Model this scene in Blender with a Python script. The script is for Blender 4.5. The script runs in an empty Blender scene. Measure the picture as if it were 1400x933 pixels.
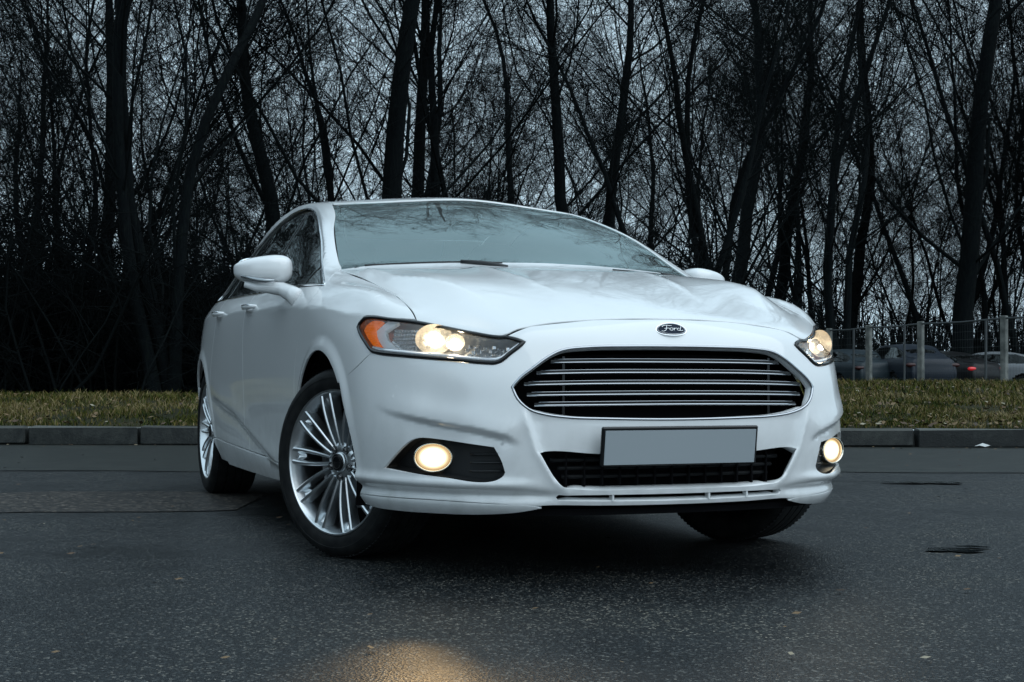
# White saloon with its lamps on, parked on wet asphalt in front of a bare winter wood.
import bpy, math, random
import numpy as np
from mathutils import Vector, Matrix, noise
from mathutils.bvhtree import BVHTree
from mathutils.geometry import delaunay_2d_cdt
random.seed(7); RNG = np.random.default_rng(7)
C = bpy.context.scene.collection
SC = bpy.context.scene
R = math.radians

# ---------------------------------------------------------------- camera
CAM = Vector((5.036, -2.053, 0.648))
_yaw, _pit, _rol = R(20.3756), R(1.3002), R(.1622)
_f = Vector((-math.cos(_yaw)*math.cos(_pit), math.sin(_yaw)*math.cos(_pit), math.sin(_pit)))
_r = _f.cross(Vector((0, 0, 1))).normalized(); _u = _r.cross(_f)
_r, _u = math.cos(_rol)*_r+math.sin(_rol)*_u, -math.sin(_rol)*_r+math.cos(_rol)*_u
cd = bpy.data.cameras.new('camera'); cam = bpy.data.objects.new('camera', cd); C.objects.link(cam)
cam.matrix_world = Matrix([[_r[0], _u[0], -_f[0], CAM[0]], [_r[1], _u[1], -_f[1], CAM[1]], [_r[2], _u[2], -_f[2], CAM[2]], [0, 0, 0, 1]])
cd.sensor_width = 36; cd.lens = 1975.0*36/1400; cd.clip_start = .05; cd.clip_end = 3000
SC.camera = cam
FH = Vector((-math.cos(_yaw), math.sin(_yaw), 0)); RH = Vector((math.sin(_yaw), math.cos(_yaw), 0))
def G(s, t, z=0):
    """a point s metres ahead of the photographer and t metres to the right"""
    return Vector((CAM.x, CAM.y, 0)) + FH*s + RH*t + Vector((0, 0, z))

# ---------------------------------------------------------------- sky, sun, exposure
w = bpy.data.worlds.new('World'); SC.world = w; w.use_nodes = True
nt = w.node_tree; nt.nodes.clear()
def N(t, **k):
    n = nt.nodes.new(t)
    for a, b in k.items(): setattr(n, a, b)
    return n
sky = N('ShaderNodeTexSky', sky_type='NISHITA', sun_disc=False); sky.sun_elevation = R(38); sky.sun_rotation = R(100)
sky.air_density = 1.2; sky.dust_density = 3.0
bgS = N('ShaderNodeBackground'); bgS.inputs[1].default_value = .05; nt.links.new(sky.outputs[0], bgS.inputs[0])
tc = N('ShaderNodeTexCoord'); sep = N('ShaderNodeSeparateXYZ'); nt.links.new(tc.outputs['Generated'], sep.inputs[0])
mr = N('ShaderNodeMapRange'); mr.inputs[1].default_value = 0; mr.inputs[2].default_value = 1
mr.inputs[3].default_value = SKYH = 1.2; mr.inputs[4].default_value = SKYZ = 1.4; nt.links.new(sep.outputs[2], mr.inputs[0])
ns = N('ShaderNodeTexNoise'); ns.inputs['Scale'].default_value = 2.2; ns.inputs['Detail'].default_value = 4; nt.links.new(tc.outputs['Generated'], ns.inputs['Vector'])
m2 = N('ShaderNodeMapRange'); m2.inputs[3].default_value = .86; m2.inputs[4].default_value = 1.14; nt.links.new(ns.outputs[0], m2.inputs[0])
mm = N('ShaderNodeMath', operation='MULTIPLY'); nt.links.new(mr.outputs[0], mm.inputs[0]); nt.links.new(m2.outputs[0], mm.inputs[1])
bgC = N('ShaderNodeBackground'); bgC.inputs[0].default_value = (.595, .785, .915, 1); nt.links.new(mm.outputs[0], bgC.inputs[1])
mx = N('ShaderNodeMixShader'); mx.inputs[0].default_value = .88; nt.links.new(bgS.outputs[0], mx.inputs[1]); nt.links.new(bgC.outputs[0], mx.inputs[2])
ow = N('ShaderNodeOutputWorld'); nt.links.new(mx.outputs[0], ow.inputs[0])
sd = bpy.data.lights.new('sun', 'SUN'); sd.energy = 1.25; sd.angle = R(75); sd.color = (.93, .97, 1)
so = bpy.data.objects.new('sun', sd); C.objects.link(so)
so.rotation_euler = (Vector((-math.sin(R(100))*-1, math.cos(R(100)), 0))*0+Vector((.50, .36, .80))).to_track_quat('Z', 'Y').to_euler()
SC.view_settings.view_transform = 'Standard'; SC.view_settings.look = 'None'
SC.view_settings.exposure = -.08; SC.view_settings.gamma = 1
SC.cycles.max_bounces = 6; SC.cycles.transparent_max_bounces = 12; SC.cycles.sample_clamp_indirect = 4
SC.cycles.use_denoising = True

# ---- body shell targets -------------------------------------------------
def crv(x, kn):
    """smooth (Catmull/PCHIP-like) interpolation of knots kn [(t,v..)]"""
    kn=np.array(sorted(kn),float); t=kn[:,0]; v=kn[:,1:]
    x=np.atleast_1d(x).astype(float); h=np.diff(t)[:,None]; d=np.diff(v,axis=0)/h
    m=np.zeros_like(v); m[0]=d[0]; m[-1]=d[-1]
    for i in range(1,len(t)-1):
        w1=2*h[i,0]+h[i-1,0]; w2=h[i,0]+2*h[i-1,0]
        for k in range(v.shape[1]):
            a,b=d[i-1,k],d[i,k]
            m[i,k]=0 if a*b<=0 else (w1+w2)/(w1/a+w2/b)
    i=np.clip(np.searchsorted(t,x)-1,0,len(t)-2); s=((x-t[i])/h[i,0])[:,None]; H=h[i]
    s=np.clip(s,0,1)
    return (2*s**3-3*s**2+1)*v[i]+(s**3-2*s**2+s)*H*m[i]+(-2*s**3+3*s**2)*v[i+1]+(s**3-s**2)*H*m[i+1]
# rows: plan knots for the front face as x(y) ; side as y(x), z(x)
# side rows R0..R7 : (x, y, z)
SIDE=[
 [(.585,.765,.19),(.47,.812,.195),(.36,.825,.20),(.1,.85,.2),(-.5,.845,.19),(-1.5,.855,.195),(-2.3,.86,.20),(-2.85,.855,.21),(-3.3,.80,.22),(-3.6,.745,.235),(-3.74,.69,.24)],
 [(.64,.785,.245),(.50,.845,.25),(.38,.86,.255),(.1,.875,.26),(-.5,.882,.262),(-1.5,.89,.28),(-2.3,.892,.30),(-2.85,.885,.31),(-3.3,.825,.32),(-3.6,.77,.33),(-3.77,.70,.335)],
 [(.68,.785,.33),(.52,.85,.335),(.38,.876,.34),(.1,.89,.345),(-.5,.893,.35),(-1.5,.90,.365),(-2.3,.905,.38),(-2.85,.900,.39),(-3.3,.838,.40),(-3.6,.78,.41),(-3.80,.71,.415)],
 [(.68,.80,.46),(.53,.865,.465),(.38,.888,.47),(.1,.90,.475),(-.5,.905,.48),(-1.5,.913,.49),(-2.3,.918,.50),(-2.85,.912,.51),(-3.3,.848,.52),(-3.6,.79,.53),(-3.82,.72,.535)],
 [(.665,.795,.60),(.52,.865,.605),(.38,.890,.61),(.1,.905,.615),(-.5,.912,.62),(-1.5,.92,.63),(-2.3,.924,.64),(-2.85,.916,.65),(-3.3,.852,.66),(-3.6,.795,.67),(-3.82,.725,.675)],
 [(.63,.80,.70),(.50,.858,.71),(.38,.882,.72),(.1,.903,.745),(-.5,.914,.765),(-1.5,.922,.775),(-2.3,.924,.785),(-2.85,.906,.79),(-3.3,.845,.80),(-3.6,.785,.80),(-3.80,.71,.80)],
 [(.585,.80,.765),(.48,.842,.785),(.36,.866,.802),(.1,.888,.852),(-.15,.900,.882),(-.5,.905,.895),(-1.5,.912,.91),(-2.3,.912,.925),(-2.85,.885,.93),(-3.3,.82,.93),(-3.6,.76,.925),(-3.78,.69,.915)],
 [(.545,.775,.832),(.44,.81,.872),(.30,.82,.912),(.1,.832,.942),(-.15,.850,.962),(-.5,.868,.980),(-1.5,.872,1.0),(-2.3,.865,1.018),(-2.85,.832,1.025),(-3.3,.765,1.02),(-3.6,.70,1.01),(-3.74,.64,1.0)],
]
TOP=[ # R8..R13 : (x,y,z)
 [(.575,.735,.838),(.44,.755,.888),(.30,.765,.926),(.1,.785,.958),(-.15,.812,.988),(-.35,.83,1.01),(-.6,.84,1.03),(-1.5,.83,1.062),(-2.3,.825,1.07),(-2.9,.785,1.07),(-3.3,.72,1.05),(-3.6,.66,1.035),(-3.74,.60,1.018)],
 [(.63,.68,.833),(.44,.695,.898),(.30,.705,.932),(.1,.725,.972),(-.15,.765,1.01),(-.35,.805,1.03),(-.6,.80,1.075),(-.9,.775,1.14),(-1.2,.745,1.20),(-1.5,.73,1.235),(-2.3,.73,1.23),(-2.7,.74,1.175),(-2.95,.735,1.13),(-3.3,.69,1.075),(-3.6,.63,1.048),(-3.74,.575,1.028)],
 [(.70,.60,.832),(.44,.595,.946),(.25,.60,.990),(.1,.615,1.005),(-.15,.68,1.03),(-.36,.775,1.045),(-.6,.755,1.13),(-.85,.715,1.22),(-1.16,.665,1.322),(-1.45,.635,1.39),(-1.8,.628,1.413),(-2.2,.638,1.392),(-2.6,.66,1.31),(-2.95,.68,1.19),(-3.3,.655,1.095),(-3.6,.60,1.06),(-3.74,.55,1.038)],
 [(.78,.49,.830),(.44,.49,.958),(.25,.50,1.0),(.1,.52,1.02),(-.15,.60,1.035),(-.37,.735,1.052),(-.6,.713,1.162),(-.85,.668,1.278),(-1.18,.60,1.385),(-1.45,.575,1.43),(-1.8,.572,1.449),(-2.2,.58,1.43),(-2.6,.59,1.36),(-3.0,.60,1.22),(-3.3,.61,1.12),(-3.6,.58,1.07),(-3.74,.53,1.046)],
 [(.855,.25,.832),(.65,.25,.905),(.44,.25,.962),(.25,.25,1.003),(.1,.26,1.027),(-.1,.30,1.052),(-.22,.36,1.065),(-.42,.38,1.155),(-.7,.36,1.275),(-.95,.33,1.365),(-1.12,.31,1.408),(-1.4,.30,1.452),(-1.75,.29,1.466),(-2.15,.29,1.45),(-2.48,.30,1.398),(-2.8,.31,1.29),(-3.15,.32,1.15),(-3.35,.32,1.103),(-3.6,.31,1.078),(-3.76,.29,1.052)],
 [(.875,0,.845),(.65,0,.915),(.44,0,.965),(.25,0,1.007),(.1,0,1.032),(-.05,0,1.052),(-.15,0,1.068),(-.35,0,1.160),(-.65,0,1.290),(-.9,0,1.382),(-1.08,0,1.422),(-1.4,0,1.468),(-1.75,0,1.478),(-2.15,0,1.461),(-2.48,0,1.405),(-2.8,0,1.295),(-3.15,0,1.155),(-3.35,0,1.108),(-3.6,0,1.082),(-3.78,0,1.055)],
]
# front face rows R0..R6 : x(y), z(y)   (y knots)
FRONT=[
 [(0,.915,.185),(.2,.91,.185),(.4,.875,.187),(.55,.815,.188),(.68,.715,.19)],
 [(0,.975,.235),(.2,.97,.235),(.4,.94,.236),(.55,.885,.238),(.68,.79,.24)],
 [(0,.995,.32),(.2,.99,.32),(.4,.965,.322),(.55,.91,.325),(.68,.825,.328)],
 [(0,1.01,.45),(.2,1.005,.45),(.4,.975,.452),(.55,.925,.455),(.68,.83,.458)],
 [(0,1.005,.60),(.2,.998,.60),(.4,.97,.60),(.55,.92,.60),(.68,.825,.60)],
 [(0,.985,.705),(.2,.98,.704),(.4,.945,.70),(.55,.888,.698),(.68,.792,.698)],
 [(0,.945,.79),(.2,.938,.787),(.4,.905,.78),(.55,.835,.772),(.68,.735,.768)],
]
# station x at the sides and at the centre line (cowl, header, backlight move forward in the middle)
SXS=[.545,.44,.32,.18,.02,-.15,-.36,-.60,-.85,-1.18,-1.45,-1.8,-2.2,-2.6,-2.95,-3.3,-3.55,-3.74]
SXC=[.875,.72,.56,.38,.20,.06,-.13,-.38,-.66,-.98,-1.3,-1.75,-2.15,-2.48,-2.82,-3.17,-3.45,-3.78]
W8=[0,0,0,.0,.12,.72,1]   # R7..R13 how far toward centre stations
W8f=[0,.08,.24,.45,.70,.94,1]
def grid():
    n=len(SXS); G=np.zeros((n,14,3)); xs=np.array(SXS); xc=np.array(SXC)
    for j in range(8):
        kn=SIDE[j]; x0=kn[0][0]; x1=kn[-1][0]
        X=xs.copy(); 
        # stretch the ends so each row starts / ends on its own corner
        for i,w in ((0,1),(1,.55),(2,.2)): X[i]+= w*(x0-xs[0])
        for i,w in ((n-1,1),(n-2,.5)): X[i]+= w*(x1-xs[-1])
        G[:,j,0]=X; G[:,j,1:]=crv(X,kn)
    for j in range(6):
        kn=TOP[j]; x0=kn[0][0]; x1=kn[-1][0]
        w=np.interp(xs,[-.36,.2],[W8[j+1],W8f[j+1]])
        X=xs*(1-w)+xc*w
        d0=x0-X[0]; d1=x1-X[-1]
        for i,ww in ((0,1),(1,.7),(2,.4),(3,.15)): X[i]+=ww*d0
        for i,ww in ((n-1,1),(n-2,.4)): X[i]+=ww*d1
        G[:,8+j,0]=X; G[:,8+j,1:]=crv(X,kn)
    return G
FY=[.735,.68,.60,.49,.25,0]
def cage():
    G=grid(); n=len(SXS)
    V=[];idx={}
    def add(key,p):
        idx[key]=len(V); V.append(p)
    for i in range(n):
        for j in range(14): add(('g',i,j),G[i,j])
    fy=[.735,.66,.57,.45,.24,0]
    for j in range(7):
        kn=list(FRONT[j]); c=SIDE[j][0]
        kn.append((c[1],c[0],c[2]))
        q=crv(fy,kn)
        for c_ in range(6): add(('f',c_,j),np.array([q[c_,0],fy[c_],q[c_,1]]))
    ry=[.62,.60,.52,.45,.27,0]
    for j in range(7):
        c=SIDE[j][-1]
        for c_ in range(6):
            y=ry[c_]; t=1-(y/c[1])**2
            add(('r',c_,j),np.array([c[0]-.11*t-(.0),y,c[2]+.015*t]))
    F=[]
    def g(i,j): return idx[('g',i,j)]
    for i in range(n-1):
        for j in range(13): F.append((g(i,j),g(i+1,j),g(i+1,j+1),g(i,j+1)))
    def fr(c,j): # c -1 = corner col
        if j==7: return g(0,8+c) if c>=0 else g(0,7)
        return idx[('f',c,j)] if c>=0 else g(0,j)
    def rr(c,j):
        if j==7: return g(n-1,8+c) if c>=0 else g(n-1,7)
        return idx[('r',c,j)] if c>=0 else g(n-1,j)
    for c in range(-1,5):
        for j in range(7):
            F.append((fr(c,j),fr(c,j+1),fr(c+1,j+1),fr(c+1,j))[::-1] if False else (fr(c+1,j),fr(c,j),fr(c,j+1),fr(c+1,j+1)))
            F.append((rr(c,j),rr(c+1,j),rr(c+1,j+1),rr(c,j+1)))
    V=np.array(V)
    # orientation for y>0: side faces (x decreasing, j up) -> normal? fix below by consistent recalculation
    n0=len(V); mir=np.arange(n0); VV=[*V]
    for k in range(n0):
        if V[k,1]>1e-6: mir[k]=len(VV); VV.append(V[k]*[1,-1,1])
    FF=list(F)+[tuple(int(mir[a]) for a in f[::-1]) for f in F]
    return np.array(VV),FF,mir,n0
# ---------------------------------------------------------------- object helpers
def link(o, parent=None):
    C.objects.link(o)
    if parent is not None: o.parent = parent
    return o
def tag(o, label=None, cat=None, group=None, kind=None):
    for k, v in (('label', label), ('category', cat), ('group', group), ('kind', kind)):
        if v: o[k] = v
    return o
def thing(name, label, cat, loc=(0, 0, 0), rz=0, group=None):
    o = bpy.data.objects.new(name, None); o.empty_display_size = .2
    C.objects.link(o); o.location = loc; o.rotation_euler.z = rz
    return tag(o, label, cat, group)
def copy_tree(o, parent=None):
    c = o.copy(); C.objects.link(c); c.parent = parent
    for ch in list(o.children): copy_tree(ch, c)
    return c
def mesh(name, V, F, mat, parent=None, smooth=True, normals=None, auto=None):
    me = bpy.data.meshes.new(name); me.from_pydata([tuple(map(float, v)) for v in V], [], [tuple(map(int, f)) for f in F]); me.update()
    if smooth: me.polygons.foreach_set('use_smooth', [True]*len(me.polygons))
    if normals is not None: me.normals_split_custom_set_from_vertices([tuple(map(float, n)) for n in normals])
    elif auto: me.set_sharp_from_angle(angle=R(auto))
    if mat: me.materials.append(mat)
    return link(bpy.data.objects.new(name, me), parent)
class MB:
    """collects simple solids and builds them as one mesh"""
    def __init__(s): s.V = []; s.F = []
    def add(s, V, F):
        k = len(s.V); s.V += [tuple(v) for v in V]; s.F += [tuple(i+k for i in f) for f in F]; return s
    def box(s, c, h, M=None, bev=0):
        c = Vector(c); M = M or Matrix.Identity(3)
        if not bev:
            V = [c+M@Vector((sx*h[0], sy*h[1], sz*h[2])) for sz in (-1, 1) for sy in (-1, 1) for sx in (-1, 1)]
            return s.add(V, [(0, 2, 3, 1), (4, 5, 7, 6), (0, 1, 5, 4), (2, 6, 7, 3), (0, 4, 6, 2), (1, 3, 7, 5)])
        V = []; F = []
        for sz in (-1, 1):
            for sy in (-1, 1):
                for sx in (-1, 1):
                    for ax in range(3):
                        p = [sx*h[0], sy*h[1], sz*h[2]]
                        for a in range(3):
                            if a != ax: p[a] -= (bev if p[a] > 0 else -bev)
                        V.append(c+M@Vector(p))
        def ix(sx, sy, sz, ax): return ((sz*2+sy)*2+sx)*3+ax
        for a in range(3):
            b, d = (a+1) % 3, (a+2) % 3
            for sg in (0, 1):
                q = []
                for (i, j) in ((0, 0), (1, 0), (1, 1), (0, 1)):
                    t = [0, 0, 0]; t[a] = sg; t[b] = i; t[d] = j; q.append(ix(*t, a))
                F.append(q if sg else q[::-1])
            for i in (0, 1):
                for j in (0, 1):
                    t0 = [0, 0, 0]; t0[b] = i; t0[d] = j; t1 = list(t0); t1[a] = 1
                    q = [ix(*t0, b), ix(*t1, b), ix(*t1, d), ix(*t0, d)]
                    F.append(q if (i ^ j) == 1 else q[::-1])
        for sx in (0, 1):
            for sy in (0, 1):
                for sz in (0, 1):
                    q = [ix(sx, sy, sz, 0), ix(sx, sy, sz, 1), ix(sx, sy, sz, 2)]
                    F.append(q if (sx+sy+sz) % 2 == 1 else q[::-1])
        return s.add(V, F)
    def tube(s, pts, rad, n=8, closed=False, cap=True, sq=1.0):
        pts = [Vector(p) for p in pts]; m = len(pts); V = []; F = []
        rads = rad if hasattr(rad, '__len__') else [rad]*m
        up = None
        for i, p in enumerate(pts):
            if closed: t = pts[(i+1) % m]-pts[i-1]
            else: t = pts[min(i+1, m-1)]-pts[max(i-1, 0)]
            t = t.normalized() if t.length > 1e-9 else Vector((0, 0, 1))
            if up is None: up = Vector((0, 0, 1)) if abs(t.z) < .9 else Vector((1, 0, 0))
            a = (up-t*up.dot(t)).normalized(); b = t.cross(a); up = a
            for k in range(n):
                an = 2*math.pi*k/n; V.append(p+(a*math.cos(an)+b*math.sin(an)*sq)*rads[i])
        for i in range(m if closed else m-1):
            j = (i+1) % m
            for k in range(n):
                l = (k+1) % n; F.append((i*n+k, i*n+l, j*n+l, j*n+k))
        if cap and not closed: F.append(tuple(range(n))[::-1]); F.append(tuple((m-1)*n+k for k in range(n)))
        return s.add(V, F)
    def lathe(s, prof, n=48, axis='y', c=(0, 0, 0), closed=False):
        """prof: (radius, along) ; axis y"""
        V = []; F = []; m = len(prof)
        for k in range(n):
            a = 2*math.pi*k/n
            for (r, h) in prof:
                p = (r*math.cos(a), h, r*math.sin(a)) if axis == 'y' else ((h, r*math.cos(a), r*math.sin(a)) if axis == 'x' else (r*math.cos(a), r*math.sin(a), h))
                V.append((p[0]+c[0], p[1]+c[1], p[2]+c[2]))
        for k in range(n):
            l = (k+1) % n
            for i in range(m-1): F.append((k*m+i, k*m+i+1, l*m+i+1, l*m+i))
        return s.add(V, F)
    def build(s, name, mat, parent=None, smooth=False, auto=None):
        return mesh(name, s.V, s.F, mat, parent, smooth or bool(auto), auto=auto)
def fixn(o):
    import bmesh
    bm = bmesh.new(); bm.from_mesh(o.data); bmesh.ops.recalc_face_normals(bm, faces=bm.faces); bm.to_mesh(o.data); bm.free(); return o

# ---------------------------------------------------------------- materials
def mat(name, col, rough=.5, metal=0, coat=0, spec=.5, **k):
    m = bpy.data.materials.new(name); m.use_nodes = True; b = m.node_tree.nodes['Principled BSDF']
    b.inputs['Base Color'].default_value = (*col, 1); b.inputs['Roughness'].default_value = rough; b.inputs['Metallic'].default_value = metal
    b.inputs['Coat Weight'].default_value = coat; b.inputs['Coat Roughness'].default_value = .03; b.inputs['Specular IOR Level'].default_value = spec
    for a, v in k.items(): b.inputs[a.replace('_', ' ')].default_value = v
    return m
class MN:
    """shorthand for adding nodes to a material"""
    def __init__(s, m): s.m = m; s.t = m.node_tree; s.b = s.t.nodes.get('Principled BSDF'); s.out = s.t.nodes.get('Material Output')
    def n(s, ty, ins=None, **k):
        n = s.t.nodes.new(ty)
        for a, v in k.items(): setattr(n, a, v)
        for a, v in (ins or {}).items():
            if isinstance(v, bpy.types.NodeSocket): s.t.links.new(v, n.inputs[a])
            else: n.inputs[a].default_value = v
        return n
    def l(s, a, b): s.t.links.new(a, b)
    def ramp(s, fac, stops):
        n = s.t.nodes.new('ShaderNodeValToRGB'); s.l(fac, n.inputs[0]); e = n.color_ramp.elements
        while len(e) < len(stops): e.new(.5)
        for i, (p, c) in enumerate(stops): e[i].position = p; e[i].color = (*c, 1) if len(c) == 3 else c
        return n.outputs[0]
    def bump(s, h, strength=.3, dist=.01, nrm=None):
        n = s.n('ShaderNodeBump', {'Strength': strength, 'Distance': dist, 'Height': h})
        if nrm: s.l(nrm, n.inputs['Normal'])
        return n.outputs[0]

paint = mat('white_paint', (.78, .80, .81), .42, coat=1, spec=.35)
paint.node_tree.nodes['Principled BSDF'].inputs['Coat IOR'].default_value = 1.7
a = MN(paint); tco = a.n('ShaderNodeTexCoord').outputs['Object']
n1 = a.n('ShaderNodeTexNoise', {'Vector': tco, 'Scale': 5., 'Detail': 8., 'Roughness': .7}).outputs[0]
mp = a.n('ShaderNodeMapping', {'Vector': tco, 'Scale': (9, 9, 7)}).outputs[0]
n2 = a.n('ShaderNodeTexNoise', {'Vector': mp, 'Scale': 2., 'Detail': 5.}).outputs[0]
sz = a.n('ShaderNodeSeparateXYZ', {'Vector': tco}).outputs[2]
low = a.n('ShaderNodeMapRange', {0: sz, 1: .62, 2: .2, 3: .02, 4: .35}).outputs[0]
dn = a.n('ShaderNodeMath', {0: n1, 1: n2}, operation='MULTIPLY').outputs[0]
dm = a.n('ShaderNodeMapRange', {0: dn, 1: .2, 2: .42, 3: 0., 4: 1.}).outputs[0]
df = a.n('ShaderNodeMath', {0: low, 1: dm}, operation='MULTIPLY').outputs[0]
dmx = a.n('ShaderNodeMix', {0: df, 6: (.78, .80, .81, 1), 7: (.34, .35, .33, 1)}, data_type='RGBA'); a.l(dmx.outputs[2], a.b.inputs['Base Color'])
vo = a.n('ShaderNodeTexVoronoi', {'Vector': tco, 'Scale': 130.}).outputs[0]       # rain beads
dr = a.ramp(vo, [(0, (1, 1, 1)), (.16, (0, 0, 0))])
msk = a.ramp(a.n('ShaderNodeTexNoise', {'Vector': tco, 'Scale': 42., 'Detail': 2.}).outputs[0], [(.55, (0, 0, 0)), (.66, (1, 1, 1))])
hb = a.n('ShaderNodeMath', {0: dr, 1: msk}, operation='MULTIPLY').outputs[0]
bm_ = a.bump(hb, .35, .0012); a.l(bm_, a.b.inputs['Coat Normal'])
rr_ = a.n('ShaderNodeMapRange', {0: n1, 1: .3, 2: .7, 3: .015, 4: .06}).outputs[0]; a.l(rr_, a.b.inputs['Coat Roughness'])

black = mat('black_plastic', (.012, .014, .016), .45)
gloss_black = mat('gloss_black', (.006, .007, .008), .12)
void = mat('dark_void', (.004, .004, .005), .9, spec=.1)
chrome = mat('chrome', (.78, .80, .82), .12, 1)
alloy = mat('alloy', (.74, .77, .79), .30, 1)
alloy_dark = mat('alloy_dark', (.10, .11, .12), .4, .8)
steel = mat('brake_steel', (.25, .25, .25), .4, 1)
rubber = mat('tyre_rubber', (.009, .010, .011), .66, spec=.2)
a = MN(rubber); tco = a.n('ShaderNodeTexCoord').outputs['Object']
nn = a.n('ShaderNodeTexNoise', {'Vector': tco, 'Scale': 25., 'Detail': 6.}).outputs[0]
a.l(a.ramp(nn, [(.35, (.005, .006, .007)), (.75, (.017, .018, .018))]), a.b.inputs['Base Color'])
a.l(a.bump(nn, .2, .002), a.b.inputs['Normal'])
glass_lens = bpy.data.materials.new('clear_lens'); glass_lens.use_nodes = True
a = MN(glass_lens); a.t.nodes.remove(a.b)
fr = a.n('ShaderNodeFresnel', {'IOR': 1.5}); gl = a.n('ShaderNodeBsdfGlossy', {'Roughness': .02, 'Color': (1, 1, 1, 1)}); tr0 = a.n('ShaderNodeBsdfTransparent', {'Color': (.96, .97, .98, 1)})
hz = a.n('ShaderNodeBsdfTranslucent', {'Color': (.9, .9, .9, 1)}); tr = a.n('ShaderNodeMixShader', {0: .08, 1: tr0.outputs[0], 2: hz.outputs[0]})
m_ = a.n('ShaderNodeMixShader', {0: fr.outputs[0], 1: tr.outputs[0], 2: gl.outputs[0]}); a.l(m_.outputs[0], a.out.inputs[0])
def window_glass(name, tint, ior, dirt, gcol=(.93, 1, 1, 1)):
    m = bpy.data.materials.new(name); m.use_nodes = True; a = MN(m); a.t.nodes.remove(a.b)
    tco = a.n('ShaderNodeTexCoord').outputs['Object']
    fr = a.n('ShaderNodeFresnel', {'IOR': ior}); gl = a.n('ShaderNodeBsdfGlossy', {'Roughness': .015, 'Color': gcol})
    tr = a.n('ShaderNodeBsdfTransparent', {'Color': (*tint, 1)})
    m1 = a.n('ShaderNodeMixShader', {0: fr.outputs[0], 1: tr.outputs[0], 2: gl.outputs[0]})
    df_ = a.n('ShaderNodeBsdfDiffuse', {'Color': (.55, .6, .6, 1)})
    ns_ = a.n('ShaderNodeTexNoise', {'Vector': tco, 'Scale': 6., 'Detail': 7., 'Roughness': .65}).outputs[0]
    f_ = a.n('ShaderNodeMapRange', {0: ns_, 1: .3, 2: .8, 3: dirt*.6, 4: dirt*1.6}).outputs[0]
    m2_ = a.n('ShaderNodeMixShader', {0: f_, 1: m1.outputs[0], 2: df_.outputs[0]}); a.l(m2_.outputs[0], a.out.inputs[0])
    return m
ws_glass = window_glass('windscreen_glass', (.62, .70, .70), 2.7, .06, (.80, 1, 1, 1))
side_glass = window_glass('side_glass', (.06, .07, .075), 1.5, .008)
def emit(name, col, s):
    m = bpy.data.materials.new(name); m.use_nodes = True; b = m.node_tree.nodes['Principled BSDF']
    b.inputs['Base Color'].default_value = (.1, .1, .1, 1); b.inputs['Emission Color'].default_value = (*col, 1); b.inputs['Emission Strength'].default_value = s
    return m

# ---------------------------------------------------------------- smooth body shell
def subdivide(V, F, lev):
    me = bpy.data.meshes.new('cage'); me.from_pydata([tuple(v) for v in V], [], F); me.update()
    o = bpy.data.objects.new('cage', me); C.objects.link(o)
    m = o.modifiers.new('s', 'SUBSURF'); m.levels = lev; m.use_limit_surface = True
    dg = bpy.context.evaluated_depsgraph_get(); dg.update(); e = o.evaluated_get(dg).to_mesh()
    A = np.zeros(len(e.vertices)*3); e.vertices.foreach_get('co', A); A = A.reshape(-1, 3)
    P = np.zeros(len(e.polygons)*4, int); e.polygons.foreach_get('vertices', P); P = P.reshape(-1, 4)
    bpy.data.objects.remove(o); bpy.data.meshes.remove(me); return A, P
_T, _F, _mir, _n0 = cage(); _Cg = _T.copy()
for _ in range(6):
    _A, _P = subdivide(_Cg, _F, 1); _Cg += (_T-_A[:len(_T)])*.9
SA, SP = subdivide(_Cg, _F, 4)
_e = np.cross(SA[SP[:, 2]]-SA[SP[:, 0]], SA[SP[:, 3]]-SA[SP[:, 1]])
_c = SA[SP].mean(1)-np.array([-1.4, 0, .6])
if (np.sum(_e*_c, 1) > 0).mean() < .5: _e = -_e; SP = SP[:, ::-1]
SN = np.zeros_like(SA)
for k in range(4): np.add.at(SN, SP[:, k], _e)
SN /= np.linalg.norm(SN, axis=1)[:, None]+1e-12
BV = BVHTree.FromPolygons(SA.tolist(), SP.tolist())
def cast(o, d):
    """rays o->d on the shell; returns points, smooth normals"""
    Pn = np.zeros_like(o); Nn = np.zeros_like(o); ok = np.ones(len(o), bool); fi = np.zeros(len(o), int)
    for i in range(len(o)):
        h = BV.ray_cast(Vector(o[i]), Vector(d[i]))
        if h[0] is None:
            h = BV.find_nearest(Vector(o[i]+d[i]*3.1)); ok[i] = False
        Pn[i] = h[0]; fi[i] = h[2]
    q = SP[fi]; V4 = SA[q]; D4 = np.linalg.norm(V4-Pn[:, None], axis=2)+1e-7
    # bilinear weights inside each quad (two Newton steps from the centre)
    uv = np.full((len(o), 2), .5)
    a_, b_, c_, d_ = V4[:, 0], V4[:, 1], V4[:, 2], V4[:, 3]
    for _ in range(3):
        u_, v_ = uv[:, :1], uv[:, 1:]
        X = a_*(1-u_)*(1-v_)+b_*u_*(1-v_)+c_*u_*v_+d_*(1-u_)*v_
        Xu = (b_-a_)*(1-v_)+(c_-d_)*v_; Xv = (d_-a_)*(1-u_)+(c_-b_)*u_; r_ = Pn-X
        A11 = (Xu*Xu).sum(1); A12 = (Xu*Xv).sum(1); A22 = (Xv*Xv).sum(1); b1 = (Xu*r_).sum(1); b2 = (Xv*r_).sum(1)
        de = A11*A22-A12**2+1e-18
        uv[:, 0] += (A22*b1-A12*b2)/de; uv[:, 1] += (A11*b2-A12*b1)/de; uv = np.clip(uv, 0, 1)
    u_, v_ = uv[:, :1], uv[:, 1:]
    n4 = SN[q]; Nn = n4[:, 0]*(1-u_)*(1-v_)+n4[:, 1]*u_*(1-v_)+n4[:, 2]*u_*v_+n4[:, 3]*(1-u_)*v_
    return Pn, Nn/np.linalg.norm(Nn, axis=1)[:, None], ok
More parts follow.
